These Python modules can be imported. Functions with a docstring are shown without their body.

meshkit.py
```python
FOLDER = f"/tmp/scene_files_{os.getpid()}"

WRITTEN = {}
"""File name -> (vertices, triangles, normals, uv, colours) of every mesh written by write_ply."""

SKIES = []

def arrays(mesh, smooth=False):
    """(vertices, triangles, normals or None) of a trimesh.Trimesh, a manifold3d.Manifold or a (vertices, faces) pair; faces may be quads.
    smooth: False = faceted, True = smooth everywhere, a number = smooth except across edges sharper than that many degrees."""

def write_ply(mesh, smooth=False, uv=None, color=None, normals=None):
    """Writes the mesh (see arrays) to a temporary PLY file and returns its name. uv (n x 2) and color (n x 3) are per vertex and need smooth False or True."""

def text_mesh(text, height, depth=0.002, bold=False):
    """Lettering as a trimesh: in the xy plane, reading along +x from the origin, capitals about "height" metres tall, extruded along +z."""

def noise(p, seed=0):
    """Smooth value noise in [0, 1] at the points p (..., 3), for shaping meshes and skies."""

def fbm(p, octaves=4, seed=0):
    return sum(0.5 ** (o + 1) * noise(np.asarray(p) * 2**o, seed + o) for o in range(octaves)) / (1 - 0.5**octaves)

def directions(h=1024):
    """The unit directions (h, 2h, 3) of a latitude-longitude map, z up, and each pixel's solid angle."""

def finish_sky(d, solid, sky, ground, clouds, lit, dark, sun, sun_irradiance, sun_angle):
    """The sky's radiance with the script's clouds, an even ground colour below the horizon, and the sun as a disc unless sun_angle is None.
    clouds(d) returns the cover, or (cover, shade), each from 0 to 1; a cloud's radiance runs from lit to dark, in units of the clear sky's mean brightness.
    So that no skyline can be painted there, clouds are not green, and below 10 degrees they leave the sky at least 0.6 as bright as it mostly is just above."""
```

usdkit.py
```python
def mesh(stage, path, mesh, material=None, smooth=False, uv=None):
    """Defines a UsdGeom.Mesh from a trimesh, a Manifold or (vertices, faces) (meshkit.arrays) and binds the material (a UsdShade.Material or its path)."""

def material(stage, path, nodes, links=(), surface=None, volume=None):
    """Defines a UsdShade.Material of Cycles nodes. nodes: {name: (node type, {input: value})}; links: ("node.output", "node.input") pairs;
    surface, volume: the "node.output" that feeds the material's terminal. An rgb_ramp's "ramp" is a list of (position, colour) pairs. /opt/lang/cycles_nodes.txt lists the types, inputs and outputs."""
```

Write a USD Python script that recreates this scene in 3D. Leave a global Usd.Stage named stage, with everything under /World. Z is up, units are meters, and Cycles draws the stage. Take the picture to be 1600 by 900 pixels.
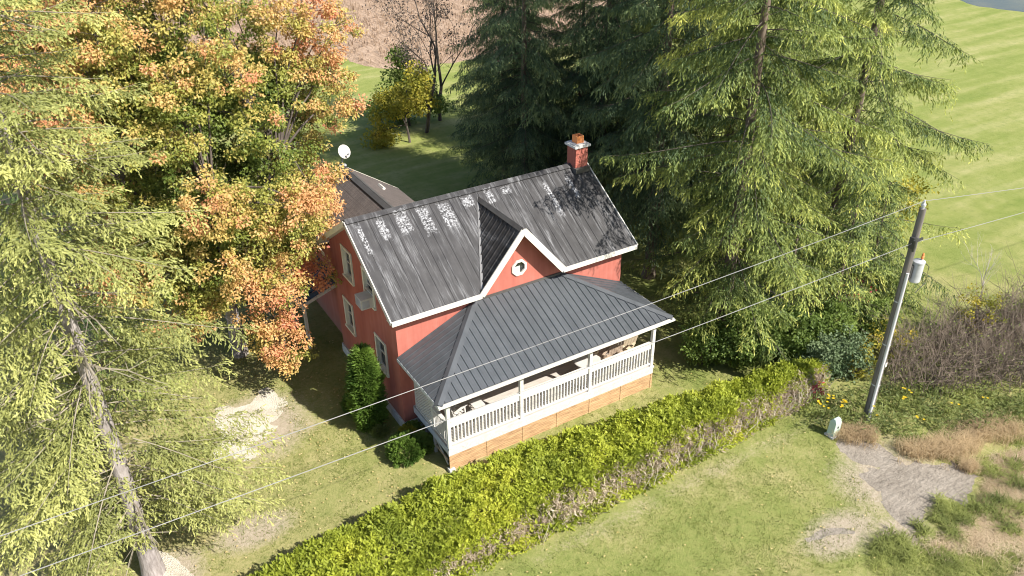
import math, sys
import numpy as np, trimesh, shapely
from shapely.geometry import Polygon, box as sbox
from pxr import Usd, UsdGeom, UsdLux, UsdShade, Gf, Sdf, Vt
import usdkit, meshkit

stage = Usd.Stage.CreateInMemory()
UsdGeom.SetStageUpAxis(stage, 'Z')
UsdGeom.SetStageMetersPerUnit(stage, 1.0)
UsdGeom.Xform.Define(stage, '/World')
UsdGeom.Scope.Define(stage, '/World/Looks')
pi = math.pi

# ------------------------------------------------------------------ camera
CAM = np.array([-8.74, -22.40, 20.186])
PITCH, YAW, ROLL = map(math.radians, (30.581, 31.056, -0.753))
Fw = np.array([math.sin(YAW)*math.cos(PITCH), math.cos(YAW)*math.cos(PITCH), -math.sin(PITCH)])
R0 = np.array([math.cos(YAW), -math.sin(YAW), 0.0]); U0 = np.cross(R0, Fw)
Rt = R0*math.cos(ROLL)+U0*math.sin(ROLL); Up = -R0*math.sin(ROLL)+U0*math.cos(ROLL)
cam = UsdGeom.Camera.Define(stage, '/World/camera')
cam.CreateHorizontalApertureAttr(36.0); cam.CreateVerticalApertureAttr(20.25)
cam.CreateFocalLengthAttr(36.0*1273.6/1600)
cam.CreateClippingRangeAttr(Gf.Vec2f(0.5, 6000))
cam.AddTransformOp().Set(Gf.Matrix4d(*Rt, 0, *Up, 0, *(-Fw), 0, *CAM, 1))
cam.CreateExposureAttr(1.08)

# ------------------------------------------------------------------ sky and sun
SUN = np.array([0.46, -0.98, 1.0]); SUN /= np.linalg.norm(SUN)
sky_mat = usdkit.material(stage, '/World/Looks/sky_air', {
    's': ('sky_texture', dict(sky_type='single_scattering', sun_disc=False, sun_elevation=math.asin(SUN[2]), sun_rotation=math.atan2(SUN[0], SUN[1]), air_density=1.0, aerosol_density=1.0)),
    'b': ('background_shader', dict(strength=0.078))}, [('s.color', 'b.color')], surface='b.background')
dome = UsdLux.DomeLight.Define(stage, '/World/sky')
UsdShade.MaterialBindingAPI.Apply(dome.GetPrim()).Bind(sky_mat)
dome.GetPrim().SetCustomDataByKey('kind', 'structure')
sun = UsdLux.DistantLight.Define(stage, '/World/sun')
sun.CreateNormalizeAttr(True); sun.CreateIntensityAttr(1.2); sun.CreateAngleAttr(0.5); sun.CreateColorAttr(Gf.Vec3f(1.0, 0.955, 0.87))
zx = np.cross([0, 0, 1.0], SUN); zx /= np.linalg.norm(zx); zy = np.cross(SUN, zx)
sun.AddTransformOp().Set(Gf.Matrix4d(*zx, 0, *zy, 0, *SUN, 0, 0, 0, 60, 1))

# ------------------------------------------------------------------ helpers: prims
used, LOC = {}, {}
def numbered(parent, name):
    k = used.get((parent, name), 0); used[(parent, name)] = k+1
    return f'{parent}/{name}' if k == 0 else f'{parent}/{name}_{k:03d}'
def tag(prim, label=None, cat=None, group=None, kind=None):
    for k, v in (('label', label), ('category', cat), ('group', group), ('kind', kind)):
        if v: prim.SetCustomDataByKey(k, v)
    return prim
def thing(name, label, cat, loc=(0, 0, 0), group=None, root='/World'):
    path = numbered(root, name)
    x = UsdGeom.Xform.Define(stage, path); x.AddTranslateOp().Set(Gf.Vec3d(*map(float, loc)))
    LOC[path] = np.array(loc, float)
    tag(x.GetPrim(), label, cat, group)
    return path
def put(parent, name, m, mat, label=None, kind=None, smooth=False, tint=None, local=False):
    """m: (verts, faces) in world metres; becomes one Mesh under parent (path)."""
    path = numbered(parent, name)
    v, f = (m.arr() if isinstance(m, MB) else m)
    base = np.zeros(3)
    for k, l in LOC.items():
        if path.startswith(k+'/') and len(k) > 6: base = l
    if not local: v = np.asarray(v)-base
    g = usdkit.mesh(stage, path, (v, f), LOOK[mat], smooth=smooth)
    if tint is not None:
        UsdGeom.PrimvarsAPI(g).CreatePrimvar('tint', Sdf.ValueTypeNames.FloatArray, 'vertex').Set(Vt.FloatArray.FromNumpy(np.asarray(tint, np.float32)))
    tag(g.GetPrim(), label, None, None, kind)
    return path
def solo(name, m, mat, label=None, cat=None, group=None, kind=None, smooth=False, tint=None):
    p = put('/World', name, m, mat, smooth=smooth, tint=tint)
    tag(stage.GetPrimAtPath(p), label, cat, group, kind)
    return p
def copy_of(src, name, label, cat, loc, rotz=0, scale=1, group=None):
    path = numbered('/World', name)
    x = UsdGeom.Xform.Define(stage, path)
    x.GetPrim().GetReferences().AddInternalReference(src)
    x.ClearXformOpOrder()
    x.AddTranslateOp().Set(Gf.Vec3d(*map(float, loc))); x.AddRotateZOp().Set(float(rotz))
    s = (scale,)*3 if np.ndim(scale) == 0 else scale
    x.AddScaleOp().Set(Gf.Vec3f(*map(float, s)))
    x.GetPrim().SetInstanceable(True)
    tag(x.GetPrim(), label, cat, group)
    return path

# ------------------------------------------------------------------ helpers: shapes
class MB:
    def __init__(s): s.v, s.f, s.n = [], [], 0
    def add(s, v, f):
        v = np.asarray(v, float); f = np.asarray(f, int)
        if f.shape[1] == 4: f = np.vstack([f[:, [0, 1, 2]], f[:, [0, 2, 3]]])
        s.v.append(v); s.f.append(f+s.n); s.n += len(v); return s
    def arr(s): return np.vstack(s.v), np.vstack(s.f)
    def frame(s, c, ex, ey, ez, hx, hy, hz, ch=0.0):
        c, ex, ey, ez = (np.asarray(a, float) for a in (c, ex, ey, ez))
        P = np.array([[i, j, k] for i in (-1, 1) for j in (-1, 1) for k in (-1, 1)], float)
        v = c+P[:, :1]*hx*ex+P[:, 1:2]*hy*ey+P[:, 2:]*hz*ez
        return s.add(v, [[0, 1, 3, 2], [4, 6, 7, 5], [0, 4, 5, 1], [2, 3, 7, 6], [0, 2, 6, 4], [1, 5, 7, 3]])
    def box(s, x0, x1, y0, y1, z0, z1):
        return s.frame(((x0+x1)/2, (y0+y1)/2, (z0+z1)/2), (1, 0, 0), (0, 1, 0), (0, 0, 1), (x1-x0)/2, (y1-y0)/2, (z1-z0)/2)
    def beam(s, a, b, w, h, up=(0, 0, 1)):
        a, b = np.asarray(a, float), np.asarray(b, float); d = b-a; L = np.linalg.norm(d); d /= L
        x = np.cross(d, up)
        if np.linalg.norm(x) < 1e-6: x = np.cross(d, (0, 1, 0))
        x /= np.linalg.norm(x); y = np.cross(x, d)
        return s.frame((a+b)/2, d, x, y, L/2, w/2, h/2)
    def tube(s, pts, rad, n=6, cap=True):
        pts = np.asarray(pts, float); m = len(pts); rad = np.broadcast_to(np.asarray(rad, float), (m,))
        t = np.gradient(pts, axis=0); t /= np.maximum(np.linalg.norm(t, axis=1, keepdims=True), 1e-9)
        ref = np.array([0, 0, 1.0]) if abs(t[:, 2]).mean() < 0.8 else np.array([1.0, 0, 0])
        x = np.cross(t, ref); x /= np.maximum(np.linalg.norm(x, axis=1, keepdims=True), 1e-9); y = np.cross(t, x)
        a = np.arange(n)*2*pi/n
        v = pts[:, None]+rad[:, None, None]*(np.cos(a)[None, :, None]*x[:, None]+np.sin(a)[None, :, None]*y[:, None])
        v = v.reshape(-1, 3); i = np.arange(m-1)[:, None]*n; j = np.arange(n)[None]; k = (j+1) % n
        f = np.stack([i+j, i+k, i+n+k, i+n+j], -1).reshape(-1, 4)
        s.add(v, f)
        if cap and n >= 3:
            for b, o in ((0, 1), ((m-1)*n, -1)):
                s.add(v[b:b+n], [[0, q, q+1][::o] for q in range(1, n-1)])
        return s
    def lathe(s, c, prof, n=16, ax=(0, 0, 1)):
        ax = np.asarray(ax, float); ax /= np.linalg.norm(ax)
        x = np.cross(ax, (0, 1, 0) if abs(ax[1]) < .9 else (1, 0, 0)); x /= np.linalg.norm(x); y = np.cross(ax, x)
        a = np.arange(n)*2*pi/n; v = []
        for r, z in prof: v.append(np.asarray(c)+z*ax+r*(np.cos(a)[:, None]*x+np.sin(a)[:, None]*y))
        m = len(prof); i = np.arange(m-1)[:, None]*n; j = np.arange(n)[None]; k = (j+1) % n
        return s.add(np.vstack(v), np.stack([i+j, i+k, i+n+k, i+n+j], -1).reshape(-1, 4))
    def poly(s, pg, O, A, S, N, t0, t1):
        """extrude a shapely polygon given in plane coords (a, s) from t0 to t1 along N"""
        O, A, S, N = (np.asarray(q, float) for q in (O, A, S, N))
        for g in getattr(pg, 'geoms', [pg]):
            if g.is_empty or g.area < 1e-5: continue
            m = trimesh.creation.extrude_polygon(g, t1-t0, engine='earcut')
            v = np.array(m.vertices)
            w = O+v[:, :1]*A+v[:, 1:2]*S+(v[:, 2:]+t0)*N
            f = np.array(m.faces)
            if np.dot(np.cross(A, S), N) < 0: f = f[:, ::-1]
            s.add(w, f)
        return s

def kites(c, d, n, L, W, fold=0.12, mid=0.45):
    """leaf-shaped quads: base c, direction d, face normal n"""
    s = np.cross(d, n); s /= np.maximum(np.linalg.norm(s, axis=1, keepdims=True), 1e-9)
    n2 = np.cross(s, d)
    L = np.broadcast_to(np.asarray(L, float), (len(c),))[:, None]; W = np.broadcast_to(np.asarray(W, float), (len(c),))[:, None]
    m = c+d*L*mid
    v = np.stack([c, m+s*W/2+n2*W*fold, c+d*L, m-s*W/2+n2*W*fold], 1).reshape(-1, 3)
    i = np.arange(len(c))[:, None]*4
    return v, np.concatenate([i+[0, 1, 2], i+[0, 2, 3]], 0)
def unit(a): return a/np.maximum(np.linalg.norm(a, axis=-1, keepdims=True), 1e-9)
def rdir(rng, n): return unit(rng.normal(size=(n, 3)))

# ------------------------------------------------------------------ materials
LOOK = {}
def hexc(r, g, b): return tuple((c/255/12.92 if c/255 < .04045 else ((c/255+.055)/1.055)**2.4) for c in (r, g, b))
def leaf_mat(name, cols, scale=0.8, trans=0.35, rough=0.55, by_tint=False, spread=0.5, patch=None):
    """cols: ramp of leaf colours picked by a per-leaf random value, clump noise and (by_tint) the mesh's tint"""
    nodes = {'g': ('geometry', {}), 'n': ('noise_texture', dict(scale=scale, detail=3.0, roughness=0.6)),
             'nm': ('map_range', dict(from_min=0.3, from_max=0.7, to_min=0.0, to_max=1.0, clamp=True)),
             'mx': ('math', dict(math_type='multiply', value2=spread)), 'my': ('math', dict(math_type='multiply', value2=1-spread)),
             'ad': ('math', dict(math_type='add')), 'r': ('rgb_ramp', dict(ramp=cols)),
             'p': ('principled_bsdf', dict(roughness=rough, specular_ior_level=0.35)), 't': ('translucent_bsdf', {}), 'm': ('mix_closure', dict(fac=trans))}
    links = [('g.position', 'n.vector'), ('n.fac', 'nm.value'), ('g.random_per_island', 'mx.value1'), ('mx.value', 'ad.value1'), ('my.value', 'ad.value2'),
             ('r.color', 'p.base_color'), ('r.color', 't.color'), ('p.BSDF', 'm.closure1'), ('t.BSDF', 'm.closure2')]
    if by_tint:
        nodes['at'] = ('attribute', dict(attribute='tint')); links.append(('at.fac', 'my.value1'))
    else: links.append(('nm.result', 'my.value1'))
    links.append(('ad.value', 'r.fac'))
    LOOK[name] = usdkit.material(stage, '/World/Looks/'+name, nodes, links, surface='m.closure')
def plain(name, c1, c2=None, scale=3.0, rough=0.6, bump=0.0, bscale=40.0, stretch=(1, 1, 1), metallic=0.0, spec=0.5, detail=5.0):
    c2 = c2 or tuple(min(1, x*1.2+0.004) for x in c1)
    nodes = {'g': ('geometry', {}), 'mp': ('mapping', dict(scale=stretch)), 'n': ('noise_texture', dict(scale=scale, detail=detail, roughness=0.65)),
             'r': ('rgb_ramp', dict(ramp=[(0.32, c1), (0.68, c2)])), 'p': ('principled_bsdf', dict(roughness=rough, metallic=metallic, specular_ior_level=spec))}
    links = [('g.position', 'mp.vector'), ('mp.vector', 'n.vector'), ('n.fac', 'r.fac'), ('r.color', 'p.base_color')]
    if bump:
        nodes['n2'] = ('noise_texture', dict(scale=bscale, detail=4.0)); nodes['b'] = ('bump', dict(strength=bump, distance=0.02))
        links += [('mp.vector', 'n2.vector'), ('n2.fac', 'b.height'), ('b.normal', 'p.normal')]
    LOOK[name] = usdkit.material(stage, '/World/Looks/'+name, nodes, links, surface='p.BSDF')

class Graph:
    """small expression builder for the surfaces that mix several masks"""
    def __init__(s): s.n, s.l, s.k = {}, [], 0
    def node(s, kind, ins=None, **lk):
        s.k += 1; nm = f'k{s.k}'; s.n[nm] = (kind, ins or {})
        for a, b in lk.items(): s.l.append((b, f'{nm}.{a}'))
        return nm
    def math(s, op, a, b=None, c=None):
        ins, lk = dict(math_type=op), {}
        for key, x in (('value1', a), ('value2', b), ('value3', c)):
            if x is None: continue
            (lk if isinstance(x, str) else ins)[key] = x
        return s.node('math', ins, **lk)+'.value'
    def noise(s, vec, scale, detail=4.0, rough=0.6, dist=0.0): return s.node('noise_texture', dict(scale=scale, detail=detail, roughness=rough, distortion=dist), vector=vec)+'.fac'
    def map(s, vec, scale=(1, 1, 1), loc=(0, 0, 0), rot=(0, 0, 0)): return s.node('mapping', dict(scale=scale, location=loc, rotation=rot), vector=vec)+'.vector'
    def rng(s, x, a, b, c=0.0, d=1.0): return s.node('map_range', dict(from_min=a, from_max=b, to_min=c, to_max=d, clamp=True), value=x)+'.result'
    def ramp(s, x, cols): return s.node('rgb_ramp', dict(ramp=cols), fac=x)+'.color'
    def mix(s, fac, a, b):
        ins, lk = {}, {}
        for key, x in (('fac', fac), ('a', a), ('b', b)): (lk if isinstance(x, str) else ins)[key] = x
        return s.node('mix_color', ins, **lk)+'.result'
    def done(s, name, color, rough=0.8, height=None, bump=0.4, dist=0.03, spec=0.3):
        p = s.node('principled_bsdf', dict(specular_ior_level=spec, **({} if isinstance(rough, str) else dict(roughness=rough))), base_color=color)
        if isinstance(rough, str): s.l.append((rough, p+'.roughness'))
        if height:
            b = s.node('bump', dict(strength=bump, distance=dist), height=height); s.l.append((b+'.normal', p+'.normal'))
        LOOK[name] = usdkit.material(stage, '/World/Looks/'+name, s.n, s.l, surface=p+'.BSDF')

# lawn: greener and yellower patches, mown stripes far off, worn bits
g = Graph(); P = g.node('geometry')+'.position'
big = g.noise(P, 0.16, 4, 0.6); mid = g.noise(P, 0.75, 5, 0.7); fine = g.noise(P, 9.0, 5, 0.75); vfine = g.noise(P, 38.0, 3, 0.7)
stripe = g.noise(g.map(P, (0.06, 0.62, 1), rot=(0, 0, 0.42)), 1.0, 3, 0.55)
mixv = g.math('add', g.math('multiply', big, 0.42), g.math('add', g.math('multiply', mid, 0.3), g.math('add', g.math('multiply', fine, 0.24), g.math('multiply', vfine, 0.26))))
grn = g.ramp(g.rng(mixv, 0.40, 0.72), [(0, (.11, .145, .03)), (.35, (.16, .20, .048)), (.65, (.24, .25, .08)), (1, (.38, .33, .16))])
sep = g.node('separate_xyz', vector=P)
# the side garden left of the house is dry and thin; the far lawn is greener with mown stripes
xleft = g.rng(g.math('add', sep+'.x', g.math('multiply', mid, 3.0)), 1.5, -7.0)
dry = g.math('multiply', xleft, g.rng(g.math('add', g.math('multiply', mid, .6), g.math('multiply', fine, .45)), 0.28, 0.66, 0.25, 0.95))
col = g.mix(dry, grn, g.ramp(g.math('add', g.math('multiply', fine, .6), g.math('multiply', vfine, .4)), [(.3, (.25, .225, .09)), (.7, (.48, .40, .22))]))
far = g.rng(g.math('add', sep+'.x', sep+'.y'), 20, 34)
col = g.mix(g.math('multiply', far, 0.7), col, g.ramp(g.math('add', g.math('multiply', stripe, .75), g.math('multiply', mid, .25)), [(.35, (.15, .20, .038)), (.5, (.22, .25, .065)), (.66, (.34, .33, .14))]))
ELL = [(13.2, -11.2, 2.5, 2.1), (9.7, -12.0, 1.9, 1.0), (-4.6, 3.3, 2.3, 2.5), (-8.9, -2.2, 1.2, 1.2), (11.4, -13.0, 1.2, .9), (-6.3, -1.9, 1.6, .9)]
worn = None
for (ex, ey, rx, ry) in ELL:
    dx = g.math('divide', g.math('subtract', sep+'.x', ex), rx); dy = g.math('divide', g.math('subtract', sep+'.y', ey), ry)
    e_ = g.math('subtract', 1.0, g.math('sqrt', g.math('add', g.math('multiply', dx, dx), g.math('multiply', dy, dy))))
    worn = e_ if worn is None else g.math('maximum', worn, e_)
foot = g.math('multiply', g.rng(g.math('absolute', g.math('subtract', sep+'.y', -7.75)), .75, .1), g.rng(sep+'.x', -1.0, 2.0))
worn = g.math('maximum', g.math('multiply', g.rng(worn, -.15, .75), 1.0), g.math('multiply', foot, .28))
wm = g.rng(g.math('add', g.math('multiply', worn, .62), g.math('add', g.math('multiply', fine, .45), g.math('multiply', mid, .45))), .56, .92)
col = g.mix(g.math('multiply', wm, g.rng(worn, .02, .2)), col, g.ramp(fine, [(.3, (.30, .245, .175)), (.7, (.46, .39, .30))]))
mott = g.noise(P, 2.6, 4, .7)
col = g.mix(g.rng(mott, .50, .68, 0, .42), col, g.ramp(fine, [(.3, (.075, .12, .022)), (.7, (.16, .20, .05))]))
g.done('lawn', col, 0.9, g.math('add', fine, g.math('multiply', vfine, .7)), 0.75, 0.06, 0.15)
# bare earth
g = Graph(); P = g.node('geometry')+'.position'
n1 = g.noise(P, 1.1, 5, 0.65); n2 = g.noise(P, 9, 6, 0.75); n3 = g.noise(g.map(P, (1, 3, 1), rot=(0, 0, .7)), 2.0, 4, .6)
col = g.ramp(g.math('add', g.math('multiply', n1, .35), g.math('add', g.math('multiply', n2, .4), g.math('multiply', n3, .10))), [(.30, (.16, .135, .11)), (.44, (.27, .235, .195)), (.58, (.39, .345, .29))])
g.done('dirt', col, 0.95, g.math('add', n2, n3), 0.9, 0.06, 0.1)
g = Graph(); P = g.node('geometry')+'.position'
n1 = g.noise(P, 1.4, 5, 0.7); n2 = g.noise(P, 22, 5, 0.8)
v3 = g.node('voronoi_texture', dict(scale=26.0), vector=P)+'.distance'
col = g.ramp(g.math('add', g.math('multiply', n1, .4), g.math('multiply', n2, .6)), [(.36, (.38, .325, .24)), (.55, (.62, .565, .47)), (.72, (.78, .73, .64))])
g.done('gravel', col, 0.95, g.math('add', n2, v3), 0.9, 0.04, 0.1)
# ripe crop, fine rows
g = Graph(); P = g.node('geometry')+'.position'
rows = g.noise(g.map(P, (3.2, .35, 1), rot=(0, 0, .18)), 1.0, 4, .7); n2 = g.noise(P, 2.5, 6, .75); n1 = g.noise(P, .12, 3)
col = g.ramp(g.math('add', g.math('multiply', rows, .5), g.math('add', g.math('multiply', n2, .35), g.math('multiply', n1, .2))), [(.38, (.27, .185, .125)), (.55, (.42, .30, .215)), (.7, (.53, .40, .30))])
g.done('crop', col, 0.95, g.math('add', n2, rows), 1.0, 0.25, 0.05)
# pond
g = Graph(); P = g.node('geometry')+'.position'
g.done('water', g.ramp(g.noise(P, .15, 3), [(.4, (.05, .045, .012)), (.6, (.09, .075, .02))]), 0.08, g.noise(P, 1.2, 3), 0.12, 0.05, 0.5)
# main roof: dark weathered metal, paint worn to white in streaks and in latticed patches under the ridge
PATCH = [(0.9, 2.5, .17, .40), (1.72, 2.56, .25, .42), (2.58, 2.42, .22, .50), (3.46, 2.40, .26, .50), (4.45, 2.7, .24, .22), (5.42, 2.68, .16, .26), (6.22, 2.75, .22, .15), (0.07, 2.3, .10, .55), (7.9, 1.95, .12, .75), (9.0, 2.2, .12, .5)]
g = Graph(); P = g.node('geometry')+'.position'; sep = g.node('separate_xyz', vector=P)
wob = g.noise(P, 5.0, 4, .7); wobm = g.math('multiply', g.math('subtract', wob, .5), 1.15)
mask = None
for (pu, pv, hu, hv) in PATCH:
    du = g.math('divide', g.math('absolute', g.math('subtract', sep+'.x', pu)), hu); dv = g.math('divide', g.math('absolute', g.math('subtract', sep+'.y', pv)), hv)
    m = g.rng(g.math('add', g.math('maximum', du, dv), wobm), 1.05, 0.72)
    mask = m if mask is None else g.math('maximum', mask, m)
brk = g.node('brick_texture', dict(color1=(1, 1, 1), color2=(.75, .75, .75), mortar=(0, 0, 0), scale=1.0, mortar_size=0.008, brick_width=.11, row_height=.075, offset=.5), vector=g.map(P, rot=(0, 0, 0)))+'.fac'
pn = g.noise(P, 14, 4, .7)
mask = g.math('multiply', mask, g.math('multiply', g.rng(brk, 0.2, .8, 1, .55), g.rng(pn, .44, .60)))
st = g.noise(g.map(P, (5.5, .42, .42)), 1.0, 6, .72); st2 = g.noise(g.map(P, (26., 1.2, 1.2)), 1.0, 4, .7); zone = g.noise(P, .55, 3)
streak = g.math('multiply', g.rng(st, .49, .66), g.math('multiply', g.rng(st2, .38, .62), g.rng(zone, .34, .60, .15, 1)))
base = g.ramp(g.math('add', g.math('multiply', g.noise(g.map(P, (2.4, .5, .5)), 1.0, 5, .65), .6), g.math('multiply', g.noise(P, 1.2, 5, .7), .4)), [(.36, (.023, .022, .023)), (.52, (.036, .034, .035)), (.68, (.064, .061, .063))])
col = g.mix(g.math('minimum', g.math('add', g.math('multiply', mask, .78), g.math('multiply', streak, .44)), .85), base, (.50, .50, .52))
g.done('worn_roof', col, g.rng(g.noise(P, 2.5, 5, .7), .3, .7, .42, .62), None, spec=0.45)
# porch roof: newer blue grey ribbed metal
g = Graph(); P = g.node('geometry')+'.position'
col = g.ramp(g.math('add', g.math('multiply', g.noise(g.map(P, (1.5, .4, .4)), 1.0, 5, .6), .5), g.math('multiply', g.noise(P, 2.2, 6, .7), .5)), [(.35, (.050, .055, .062)), (.65, (.080, .086, .095))])
g.done('porch_roof', col, g.rng(g.noise(P, 3., 4), .3, .7, .36, .5), None, spec=0.5)
g = Graph(); P = g.node('geometry')+'.position'
br = g.node('brick_texture', dict(color1=(.125, .105, .096), color2=(.092, .078, .073), mortar=(.045, .039, .037), scale=1.0, mortar_size=.006, brick_width=.32, row_height=.14), vector=g.map(P, (0, 1, 1.0) if False else (1, 1, 1)))
g.done('shingles', g.mix(g.rng(g.noise(P, 5, 5, .7), .3, .7, .0, .5), br+'.color', (.16, .135, .125)), .95, g.noise(P, 30, 3), .5, .02, .1)
g = Graph(); P = g.node('geometry')+'.position'; sep = g.node('separate_xyz', vector=P)
n1 = g.noise(P, .8, 5, .65); n2 = g.noise(P, 45, 3, .7); n3 = g.noise(g.map(P, (4, 4, .22)), 1.0, 5, .65)
col = g.ramp(g.math('add', g.math('multiply', n1, .45), g.math('add', g.math('multiply', n3, .4), g.math('multiply', n2, .15))), [(.32, (.28, .080, .060)), (.5, (.375, .118, .088)), (.68, (.44, .165, .128))])
col = g.mix(g.math('multiply', g.rng(sep+'.z', 1.1, .3), g.rng(n1, .35, .6, .15, .6)), col, (.22, .13, .10))
col = g.mix(g.math('multiply', g.rng(g.noise(g.map(P, (9, 9, .5)), 1.0, 4, .7), .56, .72), .30), col, (.20, .07, .055))
g.done('red_stucco', col, .8, g.math('add', n2, n1), .4, .012, .3)
g = Graph(); P = g.node('geometry')+'.position'
n1 = g.noise(P, 2.5, 5, .7); n2 = g.noise(P, 11, 5, .75)
g.done('white_paint', g.mix(g.math('multiply', g.rng(g.math('add', g.math('multiply', n1, .5), g.math('multiply', n2, .5)), .50, .66), 0.5), g.ramp(n1, [(.3, (0.5, 0.475, 0.42)), (.7, (0.63, 0.6, 0.545))]), (0.3, 0.275, 0.24)), .65, n2, .2, .01, .4)
g = Graph(); P = g.node('geometry')+'.position'
n1 = g.noise(P, 2.5, 5, .7); n2 = g.noise(P, 11, 5, .75)
g.done('worn_white', g.mix(g.math('multiply', g.rng(g.math('add', g.math('multiply', n1, .5), g.math('multiply', n2, .5)), .50, .66), 0.75), g.ramp(n1, [(.3, (0.4, 0.375, 0.35)), (.7, (0.62, 0.595, 0.56))]), (0.24, 0.215, 0.19)), .65, n2, .2, .01, .4)
plain('deck_board', (.36, .32, .285), (.50, .455, .41), 3.0, .75, .25, 40, (.6, 6, 6))
plain('cream_paint', (.62, .58, .46), (.76, .73, .62), 2.0, .6)
plain('fascia_dark', (.05, .045, .042), (.08, .075, .07), 2.0, .6)
plain('soffit', (.50, .47, .40), (.58, .55, .48), 2.0, .8)
plain('tan_wood', (.30, .175, .085), (.56, .36, .19), 2.2, .75, .3, 50, (1, 1, 7))
plain('dark_gap', (.02, .018, .015), (.03, .026, .022), 3.0, .9)
plain('concrete', (.42, .41, .39), (.60, .59, .57), 5.0, .85, .3, 50)
plain('clay', (.62, .20, .06), (.74, .28, .10), 6.0, .75)
plain('grey_metal', (.33, .34, .36), (.45, .46, .48), 3.0, .4, metallic=0.0)
plain('valley_metal', (.15, .145, .145), (.22, .215, .215), 4.0, .5)
plain('dark_metal', (.03, .03, .03), (.05, .05, .05), 3.0, .5)
plain('blue_metal', (.030, .062, .11), (.05, .095, .16), 2.0, .35)
plain('glass', (.012, .014, .016), (.02, .022, .024), 1.0, .04, spec=1.0)
plain('blind', (.30, .33, .32), (.45, .47, .46), 1.2, .2, spec=0.8)
plain('pole_wood', (.085, .075, .068), (.20, .18, .165), 2.0, .8, .5, 18, (5, 5, .25))
plain('pole_grey', (.44, .44, .45), (.60, .60, .61), 2.0, .5, .1, 20, (4, 4, .4))
plain('wire_metal', (.20, .195, .19), (.28, .27, .265), .6, .5)
plain('pale_green_box', (.34, .43, .36), (.44, .53, .45), 3.0, .5)
plain('bark_grey', (.17, .145, .135), (.36, .32, .31), 3.0, .9, 1.0, 9, (3, 3, .7))
plain('bark_brown', (.09, .065, .05), (.17, .13, .10), 3.0, .9, .8, 10, (3, 3, .5))
plain('branch_pale', (.36, .31, .28), (.56, .50, .46), 3.0, .85)
plain('branch_olive', (.16, .135, .10), (.30, .26, .20), 3.0, .9)
plain('branch_dark', (.055, .042, .034), (.10, .08, .066), 3.0, .9)
plain('twig_brown', (.085, .062, .047), (.27, .21, .16), 2.5, .9)
plain('twig_tan', (.42, .36, .28), (.60, .53, .43), 2.5, .9)
plain('furniture_wood', (.30, .22, .16), (.45, .36, .28), 3.0, .7, .2, 30, (1, 1, 6))
plain('furniture_tan', (.46, .36, .24), (.60, .50, .36), 3.0, .7)
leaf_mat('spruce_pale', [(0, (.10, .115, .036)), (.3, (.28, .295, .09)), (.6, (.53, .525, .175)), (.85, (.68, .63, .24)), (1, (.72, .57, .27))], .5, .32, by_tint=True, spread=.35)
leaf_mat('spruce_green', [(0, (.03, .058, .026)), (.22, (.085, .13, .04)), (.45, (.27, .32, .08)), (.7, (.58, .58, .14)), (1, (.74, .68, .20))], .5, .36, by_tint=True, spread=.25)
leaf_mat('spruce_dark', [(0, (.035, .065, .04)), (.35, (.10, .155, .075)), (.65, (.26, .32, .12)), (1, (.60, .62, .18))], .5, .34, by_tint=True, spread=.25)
leaf_mat('maple_leaf', [(0, (.06, .10, .02)), (.20, (.16, .21, .04)), (.34, (.35, .35, .08)), (.43, (.54, .42, .13)), (.52, (.66, .39, .17)), (.64, (.67, .31, .165)), (.80, (.63, .20, .13)), (1, (.62, .06, .10))], .5, .36, .45, by_tint=True, spread=.30)
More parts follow.
